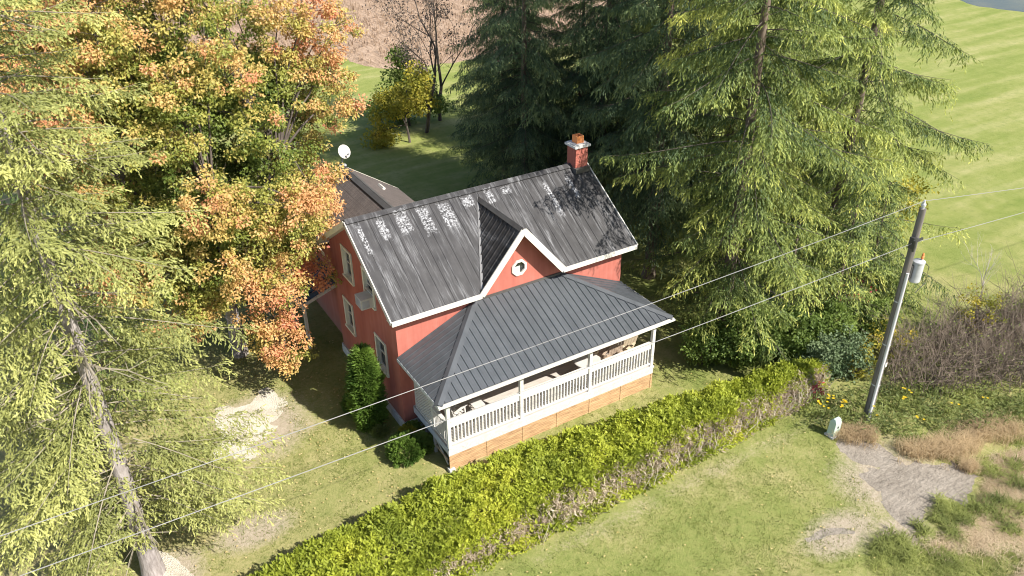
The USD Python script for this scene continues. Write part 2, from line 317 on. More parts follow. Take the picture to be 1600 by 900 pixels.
leaf_mat('yellow_leaf', [(0, (.16, .18, .02)), (.3, (.40, .35, .045)), (.6, (.66, .46, .06)), (1, (.74, .46, .08))], .7, .4)
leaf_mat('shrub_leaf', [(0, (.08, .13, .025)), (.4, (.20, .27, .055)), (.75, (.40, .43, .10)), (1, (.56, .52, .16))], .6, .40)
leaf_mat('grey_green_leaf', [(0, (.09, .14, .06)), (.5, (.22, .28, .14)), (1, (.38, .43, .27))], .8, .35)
leaf_mat('cedar_leaf', [(0, (.055, .11, .018)), (.4, (.16, .25, .04)), (1, (.36, .43, .085))], .9, .38)
leaf_mat('hedge_leaf', [(0, (.19, .24, .03)), (.35, (.41, .45, .055)), (.65, (.60, .59, .08)), (.9, (.72, .60, .13)), (1, (.66, .40, .16))], .55, .40, spread=.5)
leaf_mat('hedge_dry', [(0, (.36, .28, .22)), (.35, (.58, .48, .36)), (.7, (.72, .62, .40)), (.85, (.60, .58, .16)), (1, (.50, .54, .09))], .9, .42, spread=.55)
leaf_mat('weed_leaf', [(0, (.09, .12, .035)), (.4, (.28, .32, .09)), (.8, (.52, .50, .19)), (1, (.62, .52, .26))], .7, .42)
leaf_mat('flower', [(0, (.62, .44, .02)), (1, (.80, .60, .04))], 1.0, .3)
leaf_mat('grass_blade', [(0, (.15, .18, .055)), (.45, (.34, .37, .11)), (1, (.66, .60, .28))], .9, .45)
leaf_mat('lawn_blade', [(0, (.16, .20, .05)), (.5, (.28, .31, .09)), (1, (.46, .42, .18))], .3, .45)
leaf_mat('tan_blade', [(0, (.44, .33, .20)), (.5, (.62, .485, .30)), (1, (.76, .65, .46))], .7, .45)
leaf_mat('straw_blade', [(0, (.50, .39, .25)), (.5, (.68, .56, .39)), (1, (.78, .68, .52))], .7, .4)
leaf_mat('crop_blade', [(0, (.30, .21, .14)), (.5, (.46, .34, .24)), (1, (.60, .47, .35))], .3, .35)
leaf_mat('red_leaf', [(0, (.40, .07, .08)), (.6, (.58, .08, .10)), (1, (.62, .18, .15))], .9, .4)
leaf_mat('litter', [(0, (.42, .30, .10)), (.6, (.60, .50, .28)), (1, (.70, .64, .50))], .9, .2)

# ------------------------------------------------------------------ the setting
def irregular(pts, z, seed, rough=0.22, dens=0.18):
    """flat sheet with a frayed outline"""
    pg = Polygon(pts).buffer(.25).buffer(-.25)
    ring = shapely.segmentize(pg.exterior, dens); q = np.array(ring.coords)[:-1]
    q3 = np.c_[q, np.full(len(q), seed*7.3)]
    off = np.stack([meshkit.fbm(q3*1.1, 5, seed)-.5, meshkit.fbm(q3*1.1+50, 5, seed+9)-.5], 1)*2*rough*2.2
    pg = Polygon(q+off).buffer(0)
    m = MB()
    for gm in getattr(pg, 'geoms', [pg]):
        if gm.area < .02: continue
        v, f = trimesh.creation.triangulate_polygon(gm, engine='earcut')
        m.add(np.c_[v, np.full(len(v), z)], f)
    return m
n = 90; gx = np.concatenate([[-1500, -700, -300, -120], np.linspace(-60, 130, n), [220, 450, 900, 1500]]); gy = np.concatenate([[-1500, -600, -200, -80], np.linspace(-40, 120, n), [220, 450, 900, 1500]])
X, Y = np.meshgrid(gx, gy, indexing='ij'); nx, ny = len(gx), len(gy)
I = np.arange(nx-1)[:, None]*ny+np.arange(ny-1)[None]
solo('ground', (np.stack([X, Y, 0*X], -1).reshape(-1, 3), np.stack([I, I+ny, I+ny+1, I+1], -1).reshape(-1, 4)), 'lawn', 'mown lawn round the house, dry on the left and green and striped on the right', kind='structure')
DIRT = [(12.72, -9.13), (13.59, -9.27), (14.68, -9.95), (14.33, -10.61), (14.72, -11.37), (15.77, -12.14), (15.63, -13.06), (14.44, -12.78), (13.13, -12.72), (12.24, -13.0), (11.56, -12.67), (11.63, -12.12), (12.47, -11.62), (13.11, -10.74), (12.57, -9.82)]
DIRT2 = [(8.59, -11.45), (9.81, -11.57), (10.59, -12.19), (10.31, -12.65), (8.84, -12.13)]
GRAV = [(-4.61, 4.96), (-3.39, 5.16), (-3.35, 4.3), (-3.96, 3.75), (-3.54, 2.46), (-4.39, 1.96), (-5.25, 1.45), (-6.09, 1.32), (-6.47, 2.95), (-5.49, 4.95)]
GRAV2 = [(-9.2, -0.9), (-8.8, -1.5), (-8.55, -2.2), (-8.3, -2.9), (-9.6, -2.6), (-9.7, -1.6)]
STRAW = [(9.92, -13.54), (11.27, -13.8), (12.71, -13.93), (14.03, -13.96), (15.8, -13.2), (17.2, -12.6), (18.75, -13.0), (17.5, -17), (9.0, -17.5)]
solo('bare_soil', irregular(DIRT, .004, 1, .42, .07), 'dirt', 'large patch of bare grey brown soil in front of the utility pole', kind='structure')
solo('bare_soil', irregular(np.array(DIRT2)*.55+np.array([9.63, -12.02])*.45, .004, 2, .5, .06), 'dirt', 'small faint patch of worn soil in the front lawn', kind='structure')
solo('gravel', irregular(GRAV, .004, 3, .45, .07), 'gravel', 'pale gravel patch on the dry lawn left of the house', kind='structure')
solo('gravel', irregular(GRAV2, .004, 4, .2), 'gravel', 'pale gravel at the foot of the near spruce trunk', kind='structure')
FIELD = [(-120, 75), (8, 62.5), (17.6, 51.6), (18.3, 47.9), (19.6, 46.0), (21.5, 45.2), (24.4, 44.6), (31.5, 43.9), (38.6, 43.4), (48, 46), (62, 70), (90, 160), (-120, 260)]
solo('crop_field', irregular(FIELD, .004, 5, .25, .6), 'crop', 'ripe tan crop field behind the trees at the top', kind='structure')
solo('pond', irregular([(87.9, 35.3), (86.5, 32.8), (87, 30), (88.4, 26.5), (96, 18), (140, 5), (170, 60), (112, 62), (97, 44)], .004, 6, .3, .8), 'water', 'olive brown pond at the far right corner of the lawn', kind='structure')

# ------------------------------------------------------------------ the house
W, D, He, Hr, ou, ov = 9.9, 6.2, 5.24, 7.55, .32, .5
sl = (Hr-He)/(D/2+ov); gpu, gw, gz = 4.95, 1.745, 7.33
vb = -ov+(gz-He)/sl
house = thing('red_farmhouse', 'red two storey farmhouse with worn dark metal roof, front gable and rear wing', 'house')
LOC[house] = np.zeros(3)
T = .2
zt = He+sl*ov-.10
k = (gz-He)/gw
front = Polygon([(0, 0), (W, 0), (W, zt), (gpu+(gz-.12-zt)/k, zt), (gpu, gz-.12), (gpu-(gz-.12-zt)/k, zt), (0, zt)])
octc = (5.06, 5.52)
oct_ = Polygon([(octc[0]+.29*math.cos(a), octc[1]+.29*math.sin(a)) for a in np.arange(8)*pi/4+pi/8])
door_o = sbox(4.5, 1.05, 5.4, 3.05); fw1 = sbox(1.2, 1.7, 2.3, 3.1); fw2 = sbox(7.4, 1.7, 8.5, 3.1)
put(house, 'front_wall', MB().poly(front-oct_-door_o-fw1-fw2, (0, 0, 0), (1, 0, 0), (0, 0, 1), (0, -1, 0), -T, 0), 'red_stucco')
gable = Polygon([(T, 0), (D-T, 0), (D-T, He+sl*(ov+T)-.1), (D/2, Hr-.12), (T, He+sl*(ov+T)-.1)])
WIN = [(3.73, 4.85, 4.46, 5.84), (1.66, 2.78, 4.46, 5.84), (4.32, 5.42, 1.80, 3.26), (1.08, 2.2, 1.80, 3.26)]
gl = gable
for a, b, c, d in WIN: gl = gl-sbox(a, c, b, d)
put(house, 'side_wall', MB().poly(gl, (0, 0, 0), (0, 1, 0), (0, 0, 1), (-1, 0, 0), -T, 0), 'red_stucco')
put(house, 'side_wall', MB().poly(gable, (W, 0, 0), (0, 1, 0), (0, 0, 1), (1, 0, 0), -T, 0), 'red_stucco')
put(house, 'rear_wall', MB().poly(sbox(0, 0, W, zt), (0, D, 0), (1, 0, 0), (0, 0, 1), (0, 1, 0), -T, 0), 'red_stucco')
f = MB(); f.box(-.06, W+.06, -.06, .3, -.3, .42); f.box(-.06, .3, .3, D+.06, -.3, .42); f.box(W-.3, W+.06, .3, D+.06, -.3, .42)
put(house, 'foundation', f, 'concrete')
def window(o, ax, rect, depth_dir, blind=False, mid=True):
    """o: function (a, z, t) -> world point, t outward"""
    a0, a1, z0, z1 = rect
    fr = MB()
    def bx(m, p0, p1, q0, q1, t0, t1):
        c = [o(*x) for x in ((p0, q0, t0), (p1, q0, t0), (p0, q1, t0), (p0, q0, t1))]
        e = [np.subtract(c[i], c[0]) for i in (1, 2, 3)]; L = [np.linalg.norm(x) for x in e]
        m.frame(np.array(c[0])+sum(e)/2, e[0]/L[0], e[1]/L[1], e[2]/L[2], L[0]/2, L[1]/2, L[2]/2)
    w = .11
    bx(fr, a0-.03, a0+w-.03, z0, z1, -.14, .035); bx(fr, a1-w+.03, a1+.03, z0, z1, -.14, .035)
    bx(fr, a0-.03, a1+.03, z1, z1+w-.02, -.14, .04)
    path = put(house, 'window', fr, 'cream_paint')
    s = MB(); bx(s, a0-.06, a1+.06, z0-.09, z0, -.14, .075); put(path, 'sill', s, 'cream_paint')
    p = MB(); bx(p, a0+w-.03, a1-w+.03, z0, z1, -.16, -.13); put(path, 'pane', p, 'glass')
    sa = MB()
    zm = (z0+z1)/2; i0, i1 = a0+w-.03, a1-w+.03
    for q in ((i0, i0+.045, z0, z1), (i1-.045, i1, z0, z1)): bx(sa, *q, -.129, -.085)
    for q in ((z0, z0+.05), (z1-.045, z1), (zm-.025, zm+.025)): bx(sa, i0+.045, i1-.045, *q, -.129, -.085)
    put(path, 'sash', sa, 'white_paint')
    if blind:
        b = MB(); bx(b, i0+.05, i0+.05+(i1-i0)*.42, z0+.05, z1-.05, -.128, -.12); put(path, 'curtain', b, 'blind')
    return path
OL = lambda a, z, t: np.array([-t, a, z]); OF = lambda a, z, t: np.array([a, -t, z])
for i, r in enumerate(WIN): window(OL, None, (r[0]+.08, r[1]-.08, r[2]+.08, r[3]-.08), None, blind=True)
for r in ((1.28, 2.22, 1.78, 3.02), (7.48, 8.42, 1.78, 3.02)): window(OF, None, r, None)
# octagonal window
ring = Polygon([(octc[0]+.34*math.cos(a), octc[1]+.34*math.sin(a)) for a in np.arange(8)*pi/4+pi/8])
hole = Polygon([(octc[0]+.245*math.cos(a), octc[1]+.245*math.sin(a)) for a in np.arange(8)*pi/4+pi/8])
ow = put(house, 'octagonal_window', MB().poly(ring-hole, (0, 0, 0), (1, 0, 0), (0, 0, 1), (0, -1, 0), -.02, .05), 'white_paint')
put(ow, 'pane', MB().poly(hole, (0, 0, 0), (1, 0, 0), (0, 0, 1), (0, -1, 0), -.06, -.03), 'glass')
put(ow, 'curtain', MB().poly(hole & sbox(octc[0]-.25, octc[1]-.25, octc[0]+.06, octc[1]+.05), (0, 0, 0), (1, 0, 0), (0, 0, 1), (0, -1, 0), -.028, -.02), 'blind')
dr = put(house, 'door', MB().box(4.56, 5.34, .05, .10, 1.06, 3.0), 'white_paint')
put(dr, 'handle', MB().box(4.62, 4.66, -.02, .05, 2.0, 2.12), 'dark_metal')
fr = MB(); fr.box(4.46, 4.56, -.03, .12, 1.06, 3.1); fr.box(5.34, 5.44, -.03, .12, 1.06, 3.1); fr.box(4.56, 5.34, -.03, .12, 3.0, 3.1)
put(dr, 'frame', fr, 'white_paint')

def metal_roof(parent, name, O, A, S, pg, width, rib, mat, a_off=0.0, thick=.03, gap=.004, rib_w=.035):
    """panels side by side along A, each running along S, every one a mesh with its standing rib"""
    A, S = unit(np.array(A, float)), unit(np.array(S, float)); N = np.cross(A, S)
    if N[2] < 0: N = -N
    a0, _, a1, _ = pg.bounds; rng = np.random.default_rng(int(abs(a0*100+a1*37)))
    x = a0+a_off-width
    while x < a1:
        strip = pg & sbox(x+gap, -50, x+width-gap, 50)
        if not strip.is_empty and strip.area > .004:
            m = MB().poly(strip, O, A, S, N, -thick, rng.uniform(-.003, .003))
            r = pg & sbox(x+.004, -50, x+.004+rib_w, 50)
            if not r.is_empty and r.area > .002: m.poly(r, O, A, S, N, .004, rib)
            put(parent, name, m, mat)
        x += width
n_ = math.hypot(1, sl); SLEN = (D/2+ov)*n_
Af = np.array([1., 0, 0]); Sf = np.array([0, 1, sl])/n_
slope = Polygon([(-ou, 0), (W+ou, 0), (W+ou, SLEN), (-ou, SLEN)]); sb_ = (vb+ov)*n_
gab = Polygon([(gpu-gw, -.01), (gpu+gw, -.01), (gpu, sb_)])
mainroof = numbered(house, 'main_roof'); UsdGeom.Xform.Define(stage, mainroof)
metal_roof(mainroof, 'front_panel', (0, -ov, He), Af, Sf, slope-gab, .41, .016, 'worn_roof', gap=.0015)
metal_roof(mainroof, 'rear_panel', (0, D+ov, He), Af, np.array([0, -1, sl])/n_, slope, .41, .028, 'worn_roof')
kk = math.hypot(1, k); GL = gw*kk
tri = Polygon([(0, 0), (vb+ov, 0), (0, GL)])
metal_roof(mainroof, 'gable_panel', (gpu, -ov, gz), (0, 1, 0), np.array([-1, 0, -k])/kk, tri, .30, .028, 'worn_roof')
metal_roof(mainroof, 'gable_panel', (gpu, -ov, gz), (0, 1, 0), np.array([1, 0, -k])/kk, tri, .30, .028, 'worn_roof')
c = MB(); c.beam((-ou, D/2-.09, Hr+.005), (W+ou, D/2-.09, Hr+.005), .22, .03, up=(0, -sl*.9, 1)); c.beam((-ou, D/2+.09, Hr+.005), (W+ou, D/2+.09, Hr+.005), .22, .03, up=(0, sl*.9, 1))
put(mainroof, 'ridge_cap', c, 'worn_roof')
c = MB(); 
for s_ in (-1, 1): c.beam((gpu+s_*.06, -ov+.03, gz-.03), (gpu+s_*.06, vb, gz-.03), .17, .03, up=(s_*k*.8, 0, 1))
put(mainroof, 'ridge_cap', c, 'fascia_dark')
put(mainroof, 'gable_peak', MB().poly(Polygon([(gpu-.14, gz-.20), (gpu+.14, gz-.20), (gpu+.02, gz+.03), (gpu-.02, gz+.03)]), (0, -ov-.06, 0), (1, 0, 0), (0, 0, 1), (0, -1, 0), -.03, .0), 'white_paint')
for s_ in (-1, 1):
    a, b = np.array([gpu+s_*gw, -ov, He+.02]), np.array([gpu, vb, gz+.0])
    put(mainroof, 'valley_flashing', MB().beam(a+(b-a)*.03+(0, 0, .012), b+(0, 0, .012), .09, .035), 'valley_metal' if s_ < 0 else 'fascia_dark')
# fascia and rake boards
fb = .19
def board(name, a, b, up, w=.04, h=fb, mat='white_paint'): put(mainroof, name, MB().beam(a, b, w, h, up=up), mat)
for a, b in ((-ou, gpu-gw-.02), (gpu+gw+.02, W+ou)): board('fascia_board', (a, -ov-.03, He-.085), (b, -ov-.03, He-.085), (0, 0, 1))
for s_ in (-1, 1): board('gable_board', (gpu+s_*(gw+.03), -ov-.034, He-.07), (gpu+s_*.0, -ov-.034, gz-.05), (0, 0, 1), .045, .24)
board('fascia_board', (-ou, D+ov+.03, He-.085), (W+ou, D+ov+.03, He-.085), (0, 0, 1))
for u in (-ou-.023, W+ou+.023):
    board('rake_board', (u, -ov, He-.075), (u, D/2, Hr-.075), (0, -sl, 1), .04, .19, 'worn_white' if u < 0 else 'white_paint')
    board('rake_board', (u, D+ov, He-.075), (u, D/2, Hr-.075), (0, sl, 1), .04, .19, 'cream_paint')
sf = MB()
sf.box(-ou+.02, gpu-gw, -ov, -.005, He-.20, He-.17); sf.box(gpu+gw, W+ou-.02, -ov, -.005, He-.20, He-.17)
put(mainroof, 'soffit', sf, 'soffit')
sf = MB()
for s_ in (-1, 1): sf.beam((gpu+s_*(gw-.1), -ov/2-.02, He-.08), (gpu+s_*.02, -ov/2-.02, gz-.17), ov-.06, .03, up=(0, 0, 1)) if False else None
for s0, s1, up in ((0, D/2, (0, -sl, 1)), (D, D/2, (0, sl, 1))):
    for u in (-ou/2, W+ou/2): sf.beam((u, s0-.3*(1 if s0 == 0 else -1), He+sl*(ov-.3)-.16), (u, s1, Hr-.16), ou-.02, .02, up=up)
put(mainroof, 'soffit', sf, 'soffit')
# chimney: painted brick, concrete cap, clay flue
ch = numbered(house, 'chimney'); cx0, cx1, cy0, cy1 = 9.46, 10.06, 2.72, 3.32
UsdGeom.Xform.Define(stage, ch)
core = MB().box(cx0+.02, cx1-.02, cy0+.02, cy1-.02, 6.8, 8.36); put(ch, 'core', core, 'red_stucco')
rng = np.random.default_rng(5)
bk = 0
zc = 6.95
while zc < 8.33:
    off = .1 if bk % 2 else 0.
    for side in range(4):
        L = .6; t = off-.2
        while t < L:
            p0, p1 = max(t, 0)+.006, min(t+.2, L)-.006; t += .2
            if p1-p0 < .03: continue
            h = rng.uniform(0, .006)
            e = 1 if side in (0, 1) else 0
            m = MB()
            if side == 0: m.box(cx0+p0, cx0+p1, cy0-h, cy0+.03, zc, zc+.064)
            elif side == 1: m.box(cx0+p0, cx0+p1, cy1-.03, cy1+h, zc, zc+.064)
            elif side == 2: m.box(cx0-h, cx0+.025, cy0+max(p0, .035), cy0+min(p1, .565), zc, zc+.064)
            else: m.box(cx1-.025, cx1+h, cy0+max(p0, .035), cy0+min(p1, .565), zc, zc+.064)
            put(ch, 'brick', m, 'red_stucco')
    zc += .076; bk += 1
cap = MB(); cap.box(cx0-.08, cx1+.08, cy0-.08, cy1+.08, 8.36, 8.45); cap.box(cx0-.02, cx1+.02, cy0-.02, cy1+.02, 8.452, 8.49); put(ch, 'cap', cap, 'concrete')
fl = MB()
for q in ((-.17, .17, -.17, -.12), (-.17, .17, .12, .17), (-.17, -.12, -.118, .118), (.12, .17, -.118, .118)): fl.box(9.76+q[0], 9.76+q[1], 3.02+q[2], 3.02+q[3], 8.3, 8.78)
put(ch, 'flue', fl, 'clay')
put(ch, 'flashing', MB().box(cx0-.05, cx1+.05, cy0-.12, cy1+.12, 7.30, 7.52), 'fascia_dark')
# window air conditioner (held by the window, lifted out in one piece)
ac = thing('air_conditioner', 'grey white window air conditioner in the front upstairs window of the red gable wall', 'air conditioner', (-.25, 2.02, 4.55))
b = MB(); b.box(-.52, -.02, 1.78, 2.36, 4.56, 4.98); put(ac, 'case', b, 'white_paint')
gr = MB()
for i in range(8): gr.box(-.535, -.519, 1.82, 2.32, 4.60+i*.045, 4.62+i*.045)
put(ac, 'grille', gr, 'grey_metal')
put(ac, 'vent', MB().box(-.47, -.2, 1.768, 1.782, 4.62, 4.9), 'grey_metal')
pn_ = MB(); pn_.box(-.03, .06, 1.78, 2.56, 4.985, 5.03); put(ac, 'filler_panel', pn_, 'white_paint')

# rear wing
wu0, wu1, wv1, wze, wzr, wr = .1, 5.5, 11.9, 4.2, 6.0, 2.8
wk = (wzr-wze)/(wr-wu0)
put(house, 'wing_wall', MB().poly(sbox(D, 0, wv1-.35, wze-.02), (wu0+.3, 0, 0), (0, 1, 0), (0, 0, 1), (-1, 0, 0), -T, 0)if False else MB().box(wu0+.3, wu0+.5, D+.003, wv1-.55, 0, wze), 'red_stucco')
put(house, 'wing_wall', MB().box(wu1-.5, wu1-.3, D+.003, wv1-.55, 0, wze), 'red_stucco')
put(house, 'wing_wall', MB().poly(Polygon([(wu0+.3, 0), (wu1-.3, 0), (wu1-.3, wze+.08), (wr, wzr-.12), (wu0+.3, wze+.08)]), (0, wv1-.35, 0), (1, 0, 0), (0, 0, 1), (0, 1, 0), -T, 0), 'red_stucco')
wroof = numbered(house, 'wing_roof'); UsdGeom.Xform.Define(stage, wroof)
v0w = 3.9
for s_ in (-1, 1):
    e = wu0 if s_ < 0 else wu1
    A_ = np.array([0, 1., 0]); S_ = unit(np.array([s_, 0, -wk])); N_ = np.cross(A_, S_); N_ = N_ if N_[2] > 0 else -N_
    L = math.hypot(wr-wu0, wzr-wze)
    # clip where it runs under the main rear slope: z of main rear = Hr - sl*(v - D/2)
    m = MB()
    va = D/2+(Hr-wzr)/sl+.0; ve = D/2+(Hr-wze)/sl
    nc = 18
    for i in range(nc):
        s0, s1 = L*i/nc, L*(i+1)/nc+.02
        z0 = wzr-s0*wk/math.hypot(1, wk); vv = D/2+(Hr-z0)/sl+.02
        m.poly(sbox(vv, s0, wv1, s1), np.array([wr, 0, wzr])+N_*.012, A_, S_, N_, -.03+0.0, .0+.0)
        # lower edge kicked up a little: each course laps the next
    put(wroof, 'shingle_slope', m, 'shingles')
m = MB()
for s_ in (-1, 1): m.beam((wr+s_*.09, va+.05, wzr-.01), (wr+s_*.09, wv1, wzr-.01), .22, .05, up=(s_*wk, 0, 1))
put(wroof, 'ridge_vent', m, 'fascia_dark')
put(wroof, 'roof_vent', MB().frame((4.0, 10.2, wzr-wk*1.2+.08), (0, 1, 0), unit(np.array([1, 0, -wk])), unit(np.array([wk, 0, 1])), .28, .07, .05), 'white_paint')
for s_ in (-1, 1):
    e = wr+s_*(wr-wu0)
    put(wroof, 'rake_board', MB().beam((e, wv1+.022, wze-.07), (wr, wv1+.022, wzr-.07), .04, .16, up=(0, 0, 1)), 'cream_paint')
    put(wroof, 'fascia_board', MB().box(e-.02 if s_ > 0 else e-.02, e+.02, 7.5, wv1, wze-.17, wze-.02), 'cream_paint')
# lean-to with blue metal roof on the wing's left
lt = numbered(house, 'lean_to'); UsdGeom.Xform.Define(stage, lt)
metal_roof(lt, 'roof_panel', (-1.3, 6.9, 2.45), (0, 1, 0), (1.75, 0, .6), sbox(0, 0, 4.4, 1.85), .4, .025, 'blue_metal')
put(lt, 'gutter', MB().box(-1.42, -1.32, 6.85, 11.3, 2.32, 2.43), 'white_paint')
for v in (7.1, 9.1, 11.1): put(lt, 'post', MB().box(-1.25, -1.13, v, v+.12, 0, 2.40), 'white_paint')
put(lt, 'end_board', MB().beam((-1.3, 6.87, 2.36), (.39, 6.87, 2.94), .04, .14), 'white_paint')

# ------------------------------------------------------------------ the porch (part of the house)
pl, pr, Pd, Pe, Pt, po, hl = .41, 9.5, 2.725, 3.37, 4.7, .46, 3.02
fzp = 1.05
porch = numbered(house, 'porch_roof'); UsdGeom.Xform.Define(stage, porch)
ev = -Pd-po; eu0, eu1 = pl-po, pr+po
tu0, tu1 = 3.12, W-2.92
pn = math.hypot(-ev, Pt-Pe); PL = pn
frontpg = Polygon([(eu0, 0), (eu1, 0), (tu1, PL), (tu0, PL)])
metal_roof(porch, 'front_panel', (0, ev, Pe), (1, 0, 0), np.array([0, -ev, Pt-Pe])/pn, frontpg, .27, .03, 'porch_roof')
for (e0, t0, s_) in ((eu0, tu0, 1), (eu1, tu1, -1)):
    run = abs(t0-e0); q = math.hypot(run, Pt-Pe)
    metal_roof(porch, 'hip_panel', (e0, 0, Pe), (0, -1, 0), np.array([s_*run, 0, Pt-Pe])/q, Polygon([(0.02, 0), (-ev, 0), (0.02, q)]), .27, .03, 'porch_roof')
for (e0, t0) in ((eu0, tu0), (eu1, tu1)):
    a, b = np.array([e0, ev, Pe+.01]), np.array([t0, -.02, Pt+.01]); upv = np.cross(np.cross(b-a, (0, 0, 1)), b-a)
    m = MB()
    side = unit(np.cross(b-a, (0, 0, 1)))
    for s_ in (-1, 1):
        m.frame((a+b)/2+side*s_*.075+np.array([0, 0, .004]), unit(b-a), unit(side-np.array([0, 0, .42*s_*1.0])), unit(np.cross(unit(b-a), side-np.array([0, 0, .42*s_]))), np.linalg.norm(b-a)/2, .085, .012)
    put(porch, 'hip_cap', m, 'porch_roof')
put(porch, 'wall_flashing', MB().beam((tu0, -.03, Pt+.02), (tu1, -.03, Pt+.02), .05, .10), 'fascia_dark')
fm = MB().box(eu0-.02, eu1+.02, ev-.045, ev-.005, Pe-.15, Pe-.012); put(porch, 'fascia_board', fm, 'white_paint')
put(porch, 'gutter', MB().box(eu0-.03, eu1+.03, ev-.12, ev-.047, Pe-.10, Pe-.03), 'white_paint')
for e0 in (eu0, eu1): put(porch, 'fascia_board', MB().box(e0-.02, e0+.02, ev, -.0+(-.0), Pe-.15, Pe-.012), 'grey_metal' if e0 < 2 else 'white_paint')
put(porch, 'ceiling', MB().box(eu0+.03, eu1-.03, ev+.01, -.01, Pe-.20, Pe-.16), 'soffit')
put(porch, 'beam', MB().box(pl, pr, -Pd-.06, -Pd+.06, Pe-.40, Pe-.202), 'white_paint')
deck = numbered(house, 'porch_deck'); UsdGeom.Xform.Define(stage, deck)
v = -.005
while v > -Pd-.02:
    put(deck, 'floor_board', MB().box(pl, pr, v-.134, v, fzp-.035, fzp+np.random.default_rng(int(-v*1000)).uniform(-.002, .002)), 'deck_board'); v -= .14
put(deck, 'rim_board', MB().box(pl-.02, pr+.03, v-.03, v+.012, .70, fzp+.002), 'worn_white')
put(deck, 'trim_board', MB().box(pl-.02, pr+.03, v-.075, v-.032, fzp-.06, fzp+.03), 'worn_white')
vf = v-.03
put(deck, 'rim_board', MB().box(pl-.03, pl-.002, v+.012, -.05, .78, fzp), 'grey_metal', 'weathered grey board on the left end')
put(deck, 'rim_board', MB().box(pr+.002, pr+.03, v+.012, -.05, .72, fzp), 'worn_white')
for i in range(9):                               # lattice skirt: laths of one board with gaps between
    z0 = .02+i*.075
    put(deck, 'skirt_slat', MB().box(pl+.02, pr, vf+.008, vf+.026, z0, z0+.052), 'tan_wood')
put(deck, 'skirt_backing', MB().box(pl+.08, pr-.04, vf+.07, vf+.09, 0, .70), 'dark_gap')
for u in np.linspace(pl+.03, pr-.03, 7): put(deck, 'skirt_batten', MB().box(u-.04, u+.04, vf-.008, vf+.006, .0, .69), 'tan_wood')
for i in range(9):
    z0 = .02+i*.075; put(deck, 'skirt_slat', MB().box(pr-.03, pr-.012, vf+.03, -.1, z0, z0+.052), 'tan_wood')
rail = numbered(house, 'porch_railing'); UsdGeom.Xform.Define(stage, rail)
posts = [pl+.06, 3.40, 6.43, pr-.06]; yv = -Pd-.04
for u in posts: put(rail, 'post', MB().box(u-.065, u+.065, yv-.065, yv+.065, fzp if u != posts[0] else .7, Pe-.40), 'white_paint')
put(rail, 'foot_block', MB().box(pl-.06, pl+.16, vf-.1, vf+.1, -.05, .14), 'concrete')
for a, b in zip(posts[:-1], posts[1:]):
    a, b = a+.067, b-.067
    put(rail, 'top_rail', MB().box(a, b, yv-.08, yv+.08, 2.16, 2.20), 'white_paint')
    put(rail, 'rail_board', MB().box(a, b, yv-.02, yv+.02, 1.90, 2.157), 'white_paint')
    put(rail, 'bottom_rail', MB().box(a, b, yv-.045, yv+.045, 1.14, 1.22), 'white_paint')
    nb = int(round((b-a)/.138))
    for i in range(1, nb):
        u = a+(b-a)*i/nb; put(rail, 'baluster', MB().box(u-.024, u+.024, yv-.042, yv+.042, 1.222, 1.898), 'white_paint')
# left end: short rail by the corner, lattice screen, open braced underside and steps
for v_ in (-1.62,): put(rail, 'post', MB().box(pl, pl+.1, v_-.05, v_+.05, .0, 2.25), 'worn_white')
put(rail, 'top_rail', MB().box(pl-.02, pl+.12, -2.64, -1.672, 2.06, 2.10), 'worn_white')
put(rail, 'bottom_rail', MB().box(pl+.01, pl+.09, -2.64, -1.672, 1.14, 1.2), 'worn_white')
for i in range(1, 9): put(rail, 'baluster', MB().box(pl+.03, pl+.07, -2.64+i*.107-.02, -2.64+i*.107+.02, 1.202, 2.058), 'worn_white')
sc = numbered(house, 'lattice_screen'); UsdGeom.Xform.Define(stage, sc)
rect = sbox(.0, 0, 1.35, 1.95)
frm = MB()
for q in ((-1.57, -1.50, 1.06, 3.0), (-.22, -.15, 1.06, 3.0)): frm.box(pl+.02, pl+.07, q[0], q[1], q[2], q[3])
for q in ((1.06, 1.13), (2.93, 3.0)): frm.box(pl+.02, pl+.07, -1.5, -.22, *q)
put(sc, 'frame', frm, 'worn_white')
inner = sbox(-1.5, 1.13, -.22, 2.93)
for s_ in (-1, 1):
    for i in range(-12, 26):
        c0 = -1.5+i*.12
        ln = shapely.geometry.LineString([(c0-3*s_*1.0, 1.13-3+0), (c0+3*s_*1.0, 1.13+3)]).buffer(.02, cap_style=2) & inner
        if not ln.is_empty and ln.area > .004: put(sc, 'lath', MB().poly(ln, (pl+.04+s_*.006, 0, 0), (0, 1, 0), (0, 0, 1), (1, 0, 0), -.005, .005), 'worn_white')
br = MB(); br.beam((pl+.05, -1.7, .72), (pl+.05, -2.6, .12), .03, .09); put(deck, 'brace', br, 'worn_white')
put(deck, 'brace', MB().box(pl+.03, pl+.07, -2.6, -1.7, .30, .40), 'furniture_wood')
put(deck, 'support_post', MB().box(pl+.05, pl+.15, -.9, -.8, 0, .78), 'worn_white')

